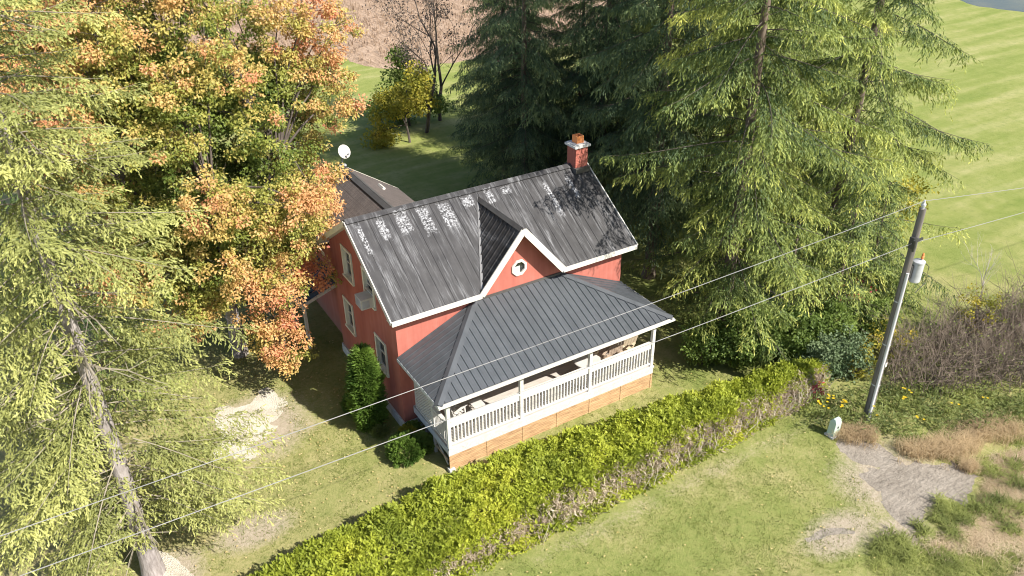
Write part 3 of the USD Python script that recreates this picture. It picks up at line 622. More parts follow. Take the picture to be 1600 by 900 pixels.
# ------------------------------------------------------------------ things on the porch
def chair(name, label, cat, x, y, rot, recline=.35, mat='furniture_wood'):
    t = thing(name, label, cat, (x, y, fzp))
    c_, s_ = math.cos(rot), math.sin(rot)
    def q(a, b, z): return (x+a*c_-b*s_, y+a*s_+b*c_, fzp+z)
    for a in (-.25, .25):
        put(t, 'leg', MB().beam(q(a, -.28, 0), q(a, -.22, .62), .05, .06), mat)
        put(t, 'leg', MB().beam(q(a, .35, 0), q(a, .05, .42), .05, .06), mat)
        put(t, 'armrest', MB().beam(q(a*1.1, -.32, .63), q(a*1.1, .32, .60), .09, .03), mat)
    for i in range(6): put(t, 'seat_slat', MB().beam(q(-.25, -.25+i*.1, .40-i*.02), q(.25, -.25+i*.1, .40-i*.02), .08, .02), mat)
    for i in range(5): put(t, 'back_slat', MB().beam(q(-.2+i*.1, .26, .30), q(-.2+i*.1, .26+recline, 1.0), .085, .02, up=(c_, s_, 0)) if False else MB().beam(q(-.2+i*.1, .26, .30), q(-.2+i*.1, .26+recline, 1.0), .085, .02, up=(-s_, c_, .2)), mat)
    return t
chair('porch_chair', 'pale folding chair at the left end of the porch', 'chair', 1.35, -1.55, 1.9, .22, 'worn_white')
chair('lounge_chair', 'slatted pale wood lounge chair nearest the right corner post of the porch', 'chair', 8.95, -1.7, -1.2, .5, 'furniture_tan')
chair('lounge_chair', 'slatted wood lounge chair further inside the right end of the porch', 'chair', 8.15, -1.95, -1.0, .45, 'furniture_wood')
t = thing('porch_table', 'round pale table on the porch behind the right railing', 'table', (6.9, -1.95, fzp))
put(t, 'tabletop', MB().lathe((6.9, -1.95, fzp), [(0, .70), (.50, .70), (.53, .72), (.53, .74), (.5, .755), (0, .755)], 28), 'worn_white')
for a in range(4):
    d_ = np.array([math.cos(a*pi/2+.4), math.sin(a*pi/2+.4), 0]); put(t, 'leg', MB().beam(np.array([6.9, -1.95, fzp+.70])+d_*.2, np.array([6.9, -1.95, fzp])+d_*.42, .05, .05), 'worn_white')
t = thing('porch_bin', 'tan storage tub on the porch between table and lounge chairs', 'storage tub', (7.65, -1.15, fzp))
put(t, 'body', MB().lathe((7.65, -1.15, fzp), [(0, .0), (.30, .0), (.36, .55), (.33, .55), (.28, .05), (0, .05)], 20), 'furniture_tan', smooth=40)
t = thing('patio_stand', 'small trestle side table beside the pale folding chair', 'side table', (2.15, -1.75, fzp))
put(t, 'tabletop', MB().box(1.93, 2.37, -1.97, -1.53, fzp+.52, fzp+.55), 'worn_white')
for a in (-.18, .18):
    for b in (-.18, .18): put(t, 'leg', MB().beam((2.15+a*.7, -1.75+b, fzp+.52), (2.15+a*1.2, -1.75+b*1.1, fzp), .035, .035), 'worn_white')

# satellite dish on the wing's far ridge end
t = thing('satellite_dish', 'white oval satellite dish on a mast at the far end of the rear wing', 'satellite dish', (2.85, 11.8, wzr))
ax = unit(np.array([.25, -.8, .42])); c0 = np.array([2.93, 11.75, wzr+.68])
prof = [(r, .08*(r/.32)**2) for r in np.linspace(0.0, .32, 8)]
dsh = MB().lathe(c0, prof, 28, ax); dsh.lathe(c0, [(r, z-.012) for r, z in prof[::-1]], 28, ax); dsh.lathe(c0, [(.32, .08), (.32, .068)], 28, ax)
put(t, 'dish', dsh, 'white_paint', smooth=50)
put(t, 'mast', MB().tube([(2.85, 11.83, wzr), (2.85, 11.83, wzr+.3), (2.90, 11.80, wzr+.58), c0-ax*.02], .028, 8), 'grey_metal')
put(t, 'mount', MB().box(2.7, 3.0, 11.72, 11.9, wzr, wzr+.05), 'grey_metal')
arm_end = c0+ax*.38+np.array([.02, 0, -.20])
put(t, 'arm', MB().beam(c0-ax*.02+np.array([0, 0, -.22]), arm_end, .03, .03), 'grey_metal')
put(t, 'receiver', MB().frame(arm_end, ax, unit(np.cross(ax, (0, 0, 1))), (0, 0, 1), .07, .05, .05), 'grey_metal')

# ------------------------------------------------------------------ utility pole, wires, pedestal
PB = np.array([15.2, -8.68, 0])
t = thing('utility_pole', 'grey weathered wooden utility pole with transformer rising from the weeds', 'utility pole', PB)
zz = np.linspace(-.2, 8.75, 16)
put(t, 'pole', MB().tube(np.c_[PB[0]+0*zz, PB[1]+0*zz, zz], .165-.055*zz/8.75, 14), 'pole_wood', smooth=40)
put(t, 'conduit', MB().tube([PB+(-.10, -.13, 0), PB+(-.09, -.125, 3.), PB+(-.075, -.115, 6.4)], .055, 10), 'pole_grey', smooth=40)
for z in (1.6, 3.4, 5.2): put(t, 'strap', MB().lathe(PB, [(.172-.055*z/8.75, z), (.172-.055*z/8.75, z+.05)], 14), 'grey_metal')
put(t, 'sign_plate', MB().frame(PB+(-.02, -.20, 2.6), (1, 0, 0), (0, 1, 0), (0, 0, 1), .05, .008, .09), 'white_paint')
tc = PB+np.array([.42, -.12, 6.35])
tr = put(t, 'transformer', MB().lathe(tc, [(0, -.40), (.175, -.40), (.19, -.36), (.19, .32), (.205, .33), (.205, .38), (.11, .43), (0, .44)], 22), 'grey_metal', smooth=40)
put(tr, 'bushing', MB().lathe(tc+(.05, -.05, .47), [(.05, 0), (.05, .06), (.03, .07), (.05, .10), (.03, .12), (.045, .15), (.02, .22), (0, .22)], 10), 'clay')
put(tr, 'bracket', MB().box(PB[0]+.1, tc[0]-.15, PB[1]-.1, PB[1]-.02, 6.1, 6.6), 'dark_metal')
put(tr, 'lead', MB().tube([tc+(.2, -.1, .3), tc+(.42, -.15, .1), tc+(.36, -.2, -.5), tc+(-.1, -.2, -.75)], .014, 6), 'dark_metal')
put(t, 'insulator', MB().lathe(PB+(-.02, -.0, 8.75), [(.05, 0), (.05, .08), (.08, .10), (.08, .16), (.05, .20), (.03, .30), (0, .3)], 10), 'grey_metal')
hw = MB(); hw.box(PB[0]-.22, PB[0]-.08, PB[1]-.16, PB[1]+.05, 7.35, 7.75); hw.box(PB[0]-.18, PB[0]+.2, PB[1]-.17, PB[1]-.12, 7.62, 7.70); hw.tube([PB+(-.2, -.16, 7.3), PB+(-.3, -.2, 7.75)], .05, 8)
put(t, 'cutout_switch', hw, 'dark_metal')
put(t, 'ground_wire', MB().tube([PB+(.12, -.09, 0), PB+(.10, -.08, 4), PB+(.09, -.06, 8)], .012, 5), 'dark_metal')
def wire(pa, pb, sag, label):
    s_ = np.linspace(0, 1, 41)[:, None]; q = np.asarray(pa)*(1-s_)+np.asarray(pb)*s_; q[:, 2] -= 4*sag*(s_*(1-s_))[:, 0]
    return q
def ext(a, b, far): a, b = np.array(a, float), np.array(b, float); return a+(b-a)*far
tp, lp = np.array([15.19, -8.68, 9.02]), np.array([15.1, -8.75, 7.55])
# both spans run on past the picture; heights kept near the pole's
u1, u2 = np.array([-11.31, -8.32, 8.9]), np.array([-11.62, -8.22, 7.7])
q = np.vstack([wire(ext(tp, u1, 1.5), tp, .25, ''), wire(tp, ext(tp, np.array([19.3, -9.56, 8.95]), 8), .3, '')[1:]])
solo('power_line', MB().tube(q, .009, 6), 'wire_metal', 'upper overhead wire running from the pole top insulator across the picture', 'power line')
q = np.vstack([wire(ext(lp, u2, 1.5), lp, .22, ''), wire(lp, ext(lp, np.array([20.3, -9.4, 7.75]), 6), .3, '')[1:]])
solo('power_line', MB().tube(q, .010, 6), 'wire_metal', 'lower overhead wire fixed to the pole beside the transformer', 'power line')
t = thing('utility_pedestal', 'pale green utility pedestal box leaning in the grass before the pole', 'utility box', (13.3, -8.65, 0))
bt = np.array([[-.17, -.14], [.17, -.14], [.17, .14], [-.17, .14]])
v = np.vstack([np.c_[bt, np.full(4, 0.)], np.c_[bt*.94, np.full(4, .66)], np.c_[bt*[.8, .35], np.full(4, .76)]])+np.array([13.3, -8.65, 0]); v[4:, 0] += .04; v[8:, 0] += .02
ff = [[0, 1, 5, 4], [1, 2, 6, 5], [2, 3, 7, 6], [3, 0, 4, 7], [4, 5, 9, 8], [5, 6, 10, 9], [6, 7, 11, 10], [7, 4, 8, 11], [8, 9, 10, 11]]
put(t, 'body', MB().add(v, ff), 'pale_green_box'); put(t, 'base', MB().box(13.08, 13.52, -8.84, -8.46, -.02, .07), 'concrete')
put(t, 'latch', MB().box(13.31, 13.37, -8.802, -8.782, .40, .48), 'dark_metal')
#VEG
# ------------------------------------------------------------------ vegetation builders
def bough_tree(seed, H, R, z0, nb, needle=(.15, .045), twig_step=.13, finger=(.34, .12, 4), avoid=None, trunk_r=.28, hang=.55, shape=.75, bare=.12, lean=(0, 0), dead=0, clump=.3):
    """a spruce: trunk, drooping boughs, hanging twigs and their needle sprays; returns wood, bough wood, (needle verts, faces, tint)"""
    rng = np.random.default_rng(seed)
    trunk = MB(); zz = np.linspace(-.15, H, 30)
    wob = np.cumsum(rng.normal(0, .012, (30, 2)), 0)
    tp_ = np.c_[wob[:, 0]+lean[0]*zz/H, wob[:, 1]+lean[1]*zz/H, zz]
    trunk.tube(tp_, trunk_r*np.maximum(.06, 1-zz/H*.97)*(1+.35*np.exp(-np.maximum(zz, 0)*1.6)), 10)
    wood = MB()
    u = (np.arange(nb)+rng.uniform(-.4, .4, nb))/nb
    zb = z0+(H*.985-z0)*np.clip(u, 0, 1)**1.12
    az = np.arange(nb)*2.399963+rng.normal(0, .35, nb)
    frac = (H-zb)/(H-z0)
    L = R*np.clip(frac, 0.02, 1)**shape*rng.uniform(.55, 1.12, nb)*np.where(frac > .92, .85, 1)
    L = np.maximum(L, .3)
    if avoid and len(avoid) < 4: L = L*np.clip(.62+.055*zb, 0, 1)
    if avoid:
        da = np.abs((az-avoid[0]+pi) % (2*pi)-pi); L = np.where((da < avoid[1]+(np.maximum(0, 8.5-zb)*.055 if len(avoid) < 4 else 0)) & (zb < avoid[2]), L*(avoid[3] if len(avoid) > 3 else .16), L)
    tilt = np.where(frac < .25, .75, np.where(frac < .5, .25, -.02))+rng.normal(0, .14, nb)
    C, Dd, Nn, LL, WW, TT = [], [], [], [], [], []
    for i in range(nb):
        dh = np.array([math.cos(az[i]), math.sin(az[i]), 0]); sd = np.array([-dh[1], dh[0], 0])
        bend = rng.normal(0, .10)
        def ax(s): return (np.c_[np.interp(zb[i], zz, tp_[:, 0])+0*s, np.interp(zb[i], zz, tp_[:, 1])+0*s, zb[i]+0*s]+L[i]*s[:, None]*dh+(L[i]*bend*s*s)[:, None]*sd
                           +(L[i]*(tilt[i]*s-.52*s*s+.30*s**3))[:, None]*np.array([0, 0, 1.]))
        ss = np.linspace(0, 1, 7); wood.tube(ax(ss), np.linspace(.03, .005, 7)*(.4+.10*L[i]), 4, cap=False)
        m = max(4, int(L[i]*(1-bare)/twig_step))*2
        s = bare+(1-bare)*(np.arange(m)+rng.uniform(0, 1, m))/m
        s = np.clip(s+clump*.16*np.sin(s*L[i]*2*pi/.85+i)/max(L[i], .8), .03, 1)
        o = ax(s); tg = unit(ax(s+.01)-o)
        sg = np.where(np.arange(m) % 2, 1., -1.)
        ang = rng.uniform(.55, 1.15, m)
        td = unit(tg*np.cos(ang)[:, None]+sd*(sg*np.sin(ang))[:, None]+np.array([0, 0, 1.])*rng.uniform(-.30, .10, m)[:, None])
        tl = (.20+.34*min(L[i], 4.2)*np.sqrt(np.clip(1-s, 0, 1))*np.clip(s*2.6, .4, 1))*rng.uniform(.4, 1.15, m)
        tl = np.minimum(tl, 1.3)*(.65+.6*meshkit.noise(np.c_[s*L[i]*1.3, 0*s+i, sg], seed))
        # fingers along each branchlet, hanging more towards its end
        cnt = np.maximum(2, (tl/finger[1]).astype(int)); idx = np.repeat(np.arange(m), cnt)
        t = (np.arange(len(idx))-np.repeat(np.cumsum(cnt)-cnt, cnt)+rng.uniform(.2, 1, len(idx)))/cnt[idx]
        dz = -hang*.45*tl[idx]
        pos = o[idx]+td[idx]*(tl[idx]*t)[:, None]+np.c_[0*t, 0*t, dz*t*t]
        tan = unit(td[idx]*tl[idx][:, None]+np.c_[0*t, 0*t, 2*dz*t])
        side = np.cross(tan, [0, 0, 1.])*np.where(np.arange(len(idx)) % 2, 1., -1.)[:, None]
        fd = unit(tan*.65+side*rng.uniform(.2, .8, len(idx))[:, None]+np.array([0, 0, -1.])*(hang*rng.uniform(.35, 1.1, len(idx)))[:, None]+rng.normal(0, .16, (len(idx), 3)))
        fl_ = finger[0]*rng.uniform(.6, 1.25, len(idx))
        # each finger is a brush of narrow needle blades
        K = finger[2]; jd = np.repeat(np.arange(len(idx)), K); kt = np.tile((np.arange(K)+.1)/(K+.35), len(idx))
        p2 = pos[jd]+fd[jd]*(fl_[jd]*kt)[:, None]+np.c_[0*kt, 0*kt, -.25*hang*fl_[jd]*kt*kt]
        sd2 = unit(np.cross(fd[jd], rdir(rng, len(jd)))); a2 = rng.uniform(.08, .55, len(jd))
        d = unit(fd[jd]*np.cos(a2)[:, None]+sd2*np.sin(a2)[:, None])
        w_ = rdir(rng, len(jd))*.8+np.array([.12, -.25, .9])
        C.append(p2); Dd.append(d); Nn.append(unit(w_-d*(w_*d).sum(1)[:, None]))
        k_ = rng.uniform(.7, 1.25, len(jd)); LL.append(needle[0]*k_); WW.append(needle[1]*k_)
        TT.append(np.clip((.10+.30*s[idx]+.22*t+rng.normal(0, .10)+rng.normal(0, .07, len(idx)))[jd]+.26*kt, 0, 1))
    C, Dd, Nn = np.vstack(C), np.vstack(Dd), np.vstack(Nn)
    v, f = kites(C, Dd, Nn, np.concatenate(LL), np.concatenate(WW), .1)
    if dead:
        for q in range(dead):
            a = rng.uniform(0, 2*pi); z = rng.uniform(z0*.4, H*.75); l = rng.uniform(.8, 2.6)
            e = np.array([math.cos(a), math.sin(a), rng.uniform(-.25, .1)])
            p0 = np.array([np.interp(z, zz, tp_[:, 0]), np.interp(z, zz, tp_[:, 1]), z])
            pts = p0+e*np.linspace(0, l, 5)[:, None]+np.c_[np.zeros(5), np.zeros(5), -.12*l*np.linspace(0, 1, 5)**2]+rng.normal(0, .03, (5, 3))
            wood.tube(pts, np.linspace(.032, .008, 5), 4, cap=False)
            for w in range(4):
                b0 = pts[rng.integers(1, 4)]; e2 = unit(e+rng.normal(0, .6, 3)); wood.tube(b0+e2*np.linspace(0, l*.4, 3)[:, None], [.012, .009, .004], 3, cap=False)
    return trunk, wood, (v, f, np.repeat(np.concatenate(TT), 4))

def cluster_leaves(rng, cen, rad, per, size, wid, droop=.5, flat=.7):
    """leaves in loose balls round the centres"""
    n_ = len(cen)*per; idx = np.repeat(np.arange(len(cen)), per)
    off = rdir(rng, n_)*(rng.uniform(0, 1, n_)**.5)[:, None]*np.broadcast_to(rad, (len(cen),))[idx][:, None]
    off[:, 2] *= flat
    d = unit(unit(off+1e-6)*.8+rdir(rng, n_)*.8+np.array([0, 0, -droop]))
    nn = unit(rdir(rng, n_)*.75+np.array([.1, -.25, .8]))
    k_ = rng.uniform(.65, 1.25, n_)
    v, f = kites(cen[idx]+off, d, nn, size*k_, wid*k_, .18, .42)
    return v, f, idx

def shell_points(rng, n_, c, r, seed, inner=.55, lump=.35, freq=1.0, low=-1.0):
    """points through the outer part of a lumpy ellipsoid, and how far out each lies"""
    d = rdir(rng, n_*2); d = d[d[:, 2] > low][:n_]
    lob = 1+lump*(meshkit.fbm(d*2.2*freq+seed*3.1, 3, seed)-.5)*2
    q = (inner**3+(1-inner**3)*rng.uniform(0, 1, len(d)))**(1/3)
    return np.asarray(c)+d*np.asarray(r)*(lob*q)[:, None], q, d

def shrub(name, label, cat, base, r, h, mat, seed, n_cl=120, per=26, leaf=(.10, .06), crad=.16, group=None, stems=9, stem_mat='branch_dark', inner=.35, lump=.4, lift=.0, part='foliage'):
    rng = np.random.default_rng(seed); base = np.array([base[0], base[1], 0.])
    t = thing(name, label, cat, base, group)
    cen, q, d = shell_points(rng, n_cl, base+(0, 0, h*(.5+lift)), (r, r, h*.52), seed, inner, lump)
    cen[:, 2] = np.maximum(cen[:, 2], .06)
    v, f, idx = cluster_leaves(rng, cen, crad*rng.uniform(.7, 1.3, len(cen)), per, *leaf)
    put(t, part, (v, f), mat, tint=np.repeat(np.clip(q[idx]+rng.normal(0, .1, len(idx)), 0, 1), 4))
    st = MB()
    for i in rng.choice(len(cen), min(stems, len(cen)), False):
        e = cen[i]; m_ = (base+e)/2+rng.normal(0, .06*h, 3); m_[2] = abs(m_[2]); st.tube(np.array([base+(rng.normal(0, .05), rng.normal(0, .05), -.05), m_, e]), [.03*h**.5, .018*h**.5, .006], 5, cap=False)
    put(t, 'stem', st, stem_mat)
    return t

def branching(rng, p0, d0, L, r, depth, out, tips, spread=.55, up=.15, taper=.62, nseg=5, kids=3):
    pts = [np.array(p0, float)]; d = unit(np.array(d0, float))
    for i in range(nseg):
        d = unit(d+rng.normal(0, .11, 3)+np.array([0, 0, up*.25])); pts.append(pts[-1]+d*L/nseg)
    pts = np.array(pts); out.tube(pts, np.linspace(r, r*taper, nseg+1), 6 if r > .03 else 4 if r > .012 else 3, cap=False)
    if depth == 0: tips.append(pts[-1]); return
    for q in range(kids):
        j = nseg if q == 0 else rng.integers(max(1, nseg//2), nseg+1)
        e = unit(d+rdir(rng, 1)[0]*spread*(0.6 if q == 0 else 1.5)+np.array([0, 0, up]))
        branching(rng, pts[j], e, L*rng.uniform(.55, .8), r*taper*(.95 if q == 0 else .7), depth-1, out, tips, spread, up, taper, max(3, nseg-1), kids)

# ------------------------------------------------------------------ spruces
def spruce_thing(name, label, base, mat, seed, group=None, bark='bark_brown', **kw):
    t = thing(name, label, 'spruce', (base[0], base[1], 0), group)
    tr_, wd, (v, f, ti) = bough_tree(seed, **kw)
    o = np.array([base[0], base[1], 0.])
    for part, m, mt in (('trunk', tr_, bark), ('branches', wd, 'branch_olive' if bark == 'bark_grey' else 'branch_dark')):
        a, b = m.arr(); put(t, part, (a+o, b), mt, smooth=60 if part == 'trunk' else False)
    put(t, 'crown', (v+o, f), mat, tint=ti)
    return t
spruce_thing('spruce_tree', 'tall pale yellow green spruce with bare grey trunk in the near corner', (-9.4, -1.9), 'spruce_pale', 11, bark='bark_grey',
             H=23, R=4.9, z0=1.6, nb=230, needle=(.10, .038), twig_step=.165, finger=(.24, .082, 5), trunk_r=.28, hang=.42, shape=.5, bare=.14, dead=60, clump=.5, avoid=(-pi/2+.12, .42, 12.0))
# one of each kind; the others repeat it at their own size and turn
specs = [  # seed, base, H, R, z0, mat, name label
    (21, (14.3, -1.8), 28, 5.9, 2.3, 'spruce_green', 'lit spruce standing closest to the right end of the porch', dict(nb=165, avoid=(pi-.3, 1.0, 8.5, .62))),
    (22, (21.2, -1.2), 25, 6.0, .6, 'spruce_green', 'broad spruce furthest right with long boughs over the striped lawn', dict(nb=155)),
    (23, (15.2, 4.2), 24.0, 4.7, 3.6, 'spruce_dark', 'shaded spruce with bare lower trunk beside the house wall under the chimney', dict(nb=165))]
proto = []
for sd_, b_, H_, R_, z_, mt_, lb_, kw in specs:
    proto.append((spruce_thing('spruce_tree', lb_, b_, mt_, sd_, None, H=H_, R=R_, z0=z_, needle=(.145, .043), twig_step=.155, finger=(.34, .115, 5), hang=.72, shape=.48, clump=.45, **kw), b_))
rest = [(2, (16.6, 10.2), 40, 1.0, 'dark spruce straight behind the chimney'), (2, (14.5, 16.8), 150, .80, 'leftmost dark spruce of the group, beside the yellow leaved tree'),
        (1, (22.6, 17.6), 70, .72, 'spruce at the back of the group over the middle of the roof ridge'), (1, (23.8, 12.2), 200, 1.0, 'spruce in the back row to the right of the chimney'), (2, (17.4, 13.4), 330, .74, 'dark spruce filling the gap behind the left of the chimney'),
        (0, (20.6, 5.2), 100, 1.05, 'tall spruce in the heart of the group behind the front one'), (2, (19.6, 23.5), 210, .72, 'dark spruce at the back between the bare trees and the chimney'), (1, (26.0, 6.0), 250, .95, 'spruce in the back row nearest the striped lawn'),
        (2, (13.0, 12.2), 280, .86, 'shaded spruce just behind the main roof'), (2, (25.5, 19.0), 20, .72, 'farthest spruce at the top of the picture')]
for i, b_, rz, sc_, lb_ in rest: copy_of(proto[i][0], 'spruce_tree', lb_, 'spruce', (*b_, 0), rz, sc_)
ysp = spruce_thing('young_spruce', 'low bushy young spruce in front of the broad spruce by the pole', (18.6, -3.9), 'spruce_green', 31, H=7.5, R=2.7, z0=.2, nb=80, needle=(.17, .048), twig_step=.2, finger=(.34, .13, 4), trunk_r=.12, hang=.6, shape=.8)
copy_of(ysp, 'young_spruce', 'small bushy spruce between the front spruce and the leafy shrubs', 'spruce', (16.7, -3.0, 0), 130, .95)
copy_of(ysp, 'young_spruce', 'small bushy spruce under the broad spruce, nearest the thin saplings', 'spruce', (21.6, -3.4, 0), 250, .85)
spruce_thing('young_spruce', 'dark green spruce between the pale spruce and the orange maple', (-9.6, 7.5), 'spruce_green', 32, H=15.5, R=3.6, z0=1.0, nb=110, needle=(.16, .045), twig_step=.2, finger=(.34, .12, 4), trunk_r=.2, hang=.7, shape=.7)

# ------------------------------------------------------------------ orange maple left of the house
def maple(name, label, base, H, R, zc, seed, mat, n_lobe=46, per_lobe=24, per=95, leaf=(.155, .115), bias=0.0, low=-.62, tip=None, red=None):
    rng = np.random.default_rng(seed); b = np.array([base[0], base[1], 0.])
    t = thing(name, label, 'maple', b)
    c = b+(0, 0, zc)
    lobes, q, d = shell_points(rng, n_lobe, c, (R*.84, R*.84, (H-zc)*.84), seed, .55, .22, 1.0, low)
    if tip is not None: lobes = np.vstack([lobes, tip])
    out = MB(); tips = []
    fork = b+(0, 0, H*.20)
    tr_ = MB(); tr_.tube(np.array([b+(0, 0, -.1), b+(.02, .03, H*.1), fork]), [.36, .27, .24], 12)
    limbs = []
    for a in range(6):
        e = np.array([math.cos(a*1.05+.4), math.sin(a*1.05+.4), 1.5+.4*(a % 2)]); p_ = fork+unit(e)*np.linspace(0, H*.36, 6)[:, None]+np.cumsum(rng.normal(0, .06, (6, 3)), 0)
        out.tube(p_, np.linspace(.17, .08, 6), 8, cap=False); limbs.append(p_)
    lp_ = np.vstack(limbs)
    for l in lobes:
        j = np.argmin(np.linalg.norm(lp_-l, axis=1)+np.maximum(0, lp_[:, 2]-l[2])*2)
        s_ = np.linspace(0, 1, 6)[:, None]; m_ = (lp_[j]*(1-s_)+l*s_)+np.c_[np.zeros((6, 2)), (.5*np.sin(s_*pi))[:, 0]]+rng.normal(0, .05, (6, 3)); m_[0] = lp_[j]
        out.tube(m_, np.linspace(.06, .015, 6), 5, cap=False)
        for w in range(7): out.tube(l+unit(rng.normal(size=3)+(l-c)*.15)*np.linspace(-.1, 1.0, 3)[:, None], [.014, .01, .004], 3, cap=False)
    li = np.repeat(np.arange(len(lobes)), per_lobe)
    lr = rng.uniform(1.05, 1.55, len(lobes))
    o = rdir(rng, len(li))*(rng.uniform(.15, 1, len(li))**.5)[:, None]*lr[li][:, None]; o[:, 2] *= .62
    cen = lobes[li]+o
    v, f, idx = cluster_leaves(rng, cen, rng.uniform(.24, .42, len(cen)), per, leaf[0], leaf[1], .55, .7)
    # how much of it has turned: outer and upper sprays first, spray by spray
    outw = np.clip((np.linalg.norm((cen-c)/np.array([R, R, H-zc]), axis=1)-.45)/.5, 0, 1)
    upn = np.clip(unit(o)[:, 2]*.5+.5, 0, 1)
    turn = .02+.50*outw+.22*upn+.62*(meshkit.fbm(cen*.8, 3, seed)-.5)+rng.normal(0, .11, len(cen))+bias
    if red: turn = np.where(np.linalg.norm(cen-np.array(red), axis=1) < .75, .98, turn)
    turn = np.clip(turn, 0, 1)
    put(t, 'trunk', tr_, 'bark_grey', smooth=60); put(t, 'branches', out, 'branch_dark')
    put(t, 'crown', (v, f), mat, tint=np.repeat(turn[idx], 4))
    return t
TIP = np.array([[-2.9, 4.9, 2.6], [-3.0, 4.8, 3.5], [-2.0, 6.0, 4.6], [-1.5, 6.2, 6.2], [-1.0, 7.3, 7.4], [-2.6, 4.6, 5.0], [-4.4, 4.4, 6.4], [-4.4, 4.2, 8.4], [-1.15, 5.6, 4.3], [-5.6, 5.4, 4.6], [-6.4, 6.2, 3.6], [-2.8, 4.7, 1.9], [1.58, 7.17, 13.29], [1.18, 7.31, 11.66], [0.57, 7.51, 13.92], [1.38, 7.24, 10.4], [0.85, 7.43, 12.64], [-0.3, 7.78, 13.87]])
maple('maple_tree', 'large maple turning orange and red beside the left of the house', (-3.9, 8.4), 17.5, 5.75, 9.2, 41, 'maple_leaf', n_lobe=165, per_lobe=24, per=66, leaf=(.115, .075), tip=TIP, bias=.085, low=-.8, red=(-1.15, 5.6, 4.3))
maple('maple_tree', 'greener maple behind the orange one in the top left corner', (-7.5, 18.5), 16.5, 5.5, 9, 43, 'maple_leaf', n_lobe=95, per_lobe=20, per=44, leaf=(.16, .11), bias=.06)

# ------------------------------------------------------------------ small trees behind the house
rng = np.random.default_rng(50)
def small_tree(name, label, cat, base, L, r, depth, mat, leafmat, seed, per, leaf, crad, spread=.6, up=.25, kids=3):
    rng = np.random.default_rng(seed); b = np.array([base[0], base[1], -.05]); t = thing(name, label, cat, b)
    out, tips = MB(), []
    branching(rng, b, (rng.normal(0, .08), rng.normal(0, .08), 1), L, r, depth, out, tips, spread, up, kids=kids)
    put(t, 'trunk', out, mat)
    if per:
        tips = np.array(tips); v, f, idx = cluster_leaves(rng, tips, crad, per, *leaf); put(t, 'crown', (v, f), leafmat, tint=np.full(len(v), .5))
    return t
small_tree('yellow_tree', 'small golden yellow tree on the lawn left of the dark spruces', 'tree', (13.3, 27.8), 2.3, .09, 3, 'branch_dark', 'yellow_leaf', 51, 95, (.20, .15), .75, .8, .05, 4)
small_tree('yellow_tree', 'smaller yellow green tree behind the golden one', 'tree', (14.8, 31.0), 2.4, .09, 3, 'branch_dark', 'shrub_leaf', 52, 80, (.20, .15), .7, .8, .1, 4)
small_tree('bare_tree', 'nearly bare dark tree against the tan field', 'tree', (15.2, 29.0), 4.2, .15, 5, 'branch_dark', 'branch_dark', 53, 6, (.16, .10), .4, .55, .2, 3)
small_tree('bare_tree', 'slender bare dark tree touching the leftmost spruce', 'tree', (17.2, 30.8), 4.2, .15, 5, 'branch_dark', 'branch_dark', 54, 4, (.16, .1), .4, .55, .2, 3)
small_tree('yellow_sapling', 'thin sapling with sparse yellow leaves at the lawn edge', 'sapling', (27.6, -0.6), 1.8, .05, 3, 'twig_brown', 'yellow_leaf', 55, 20, (.18, .13), .4, .55, .3, 3)
small_tree('yellow_sapling', 'thin twiggy sapling with a few yellow leaves nearer the pole', 'sapling', (24.8, -1.8), 1.6, .04, 3, 'twig_brown', 'yellow_leaf', 56, 12, (.16, .12), .38, .5, .3, 3)
small_tree('bare_sapling', 'leafless pale grey sapling standing behind the brown thicket', 'sapling', (25.3, -6.6), 1.4, .045, 4, 'branch_pale', 'branch_pale', 57, 0, (.1, .1), .3, .6, .35, 3)

# ------------------------------------------------------------------ shrubs by the trees and by the house
sh = [((12.4, -2.7), 1.05, 2.2, 'shrub_leaf', 'round leafed yellow green shrub right of the porch'), ((13.7, -3.6), 1.25, 2.8, 'shrub_leaf', 'tall leafy shrub behind the far end of the hedge'),
      ((15.4, -4.4), 1.2, 2.6, 'shrub_leaf', 'yellow green shrub under the spruce boughs behind the hedge'), ((15.7, -6.0), .85, 2.0, 'grey_green_leaf', 'grey green shrub at the far tip of the hedge'),
      ((16.7, -6.4), .9, 2.0, 'grey_green_leaf', 'grey green leafy shrub beside the utility pole'), ((17.3, -5.0), 1.1, 2.5, 'shrub_leaf', 'bright green shrub between the spruces and the pole'),
      ((19.6, -5.2), 1.1, 1.9, 'shrub_leaf', 'low shrub on the lawn side of the brown thicket'), ((22.6, -3.2), 1.2, 2.0, 'shrub_leaf', 'shrub under the broad spruce at the striped lawn')]
for i, (b_, r_, h_, mt_, lb_) in enumerate(sh):
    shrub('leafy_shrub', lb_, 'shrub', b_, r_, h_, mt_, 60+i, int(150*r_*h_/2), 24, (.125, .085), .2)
t = shrub('red_twig_bush', 'bush with crimson leaves and bare twigs below the spruce', 'bush', (20.3, -3.6), .9, 2.1, 'red_leaf', 71, 46, 8, (.12, .08), .16, stems=70, stem_mat='twig_brown')
shrub('red_creeper', 'small red leaved creeper at the dry tip of the hedge', 'creeper', (14.4, -6.9), .28, .8, 'red_leaf', 72, 22, 10, (.10, .07), .10, stems=8, stem_mat='twig_tan')
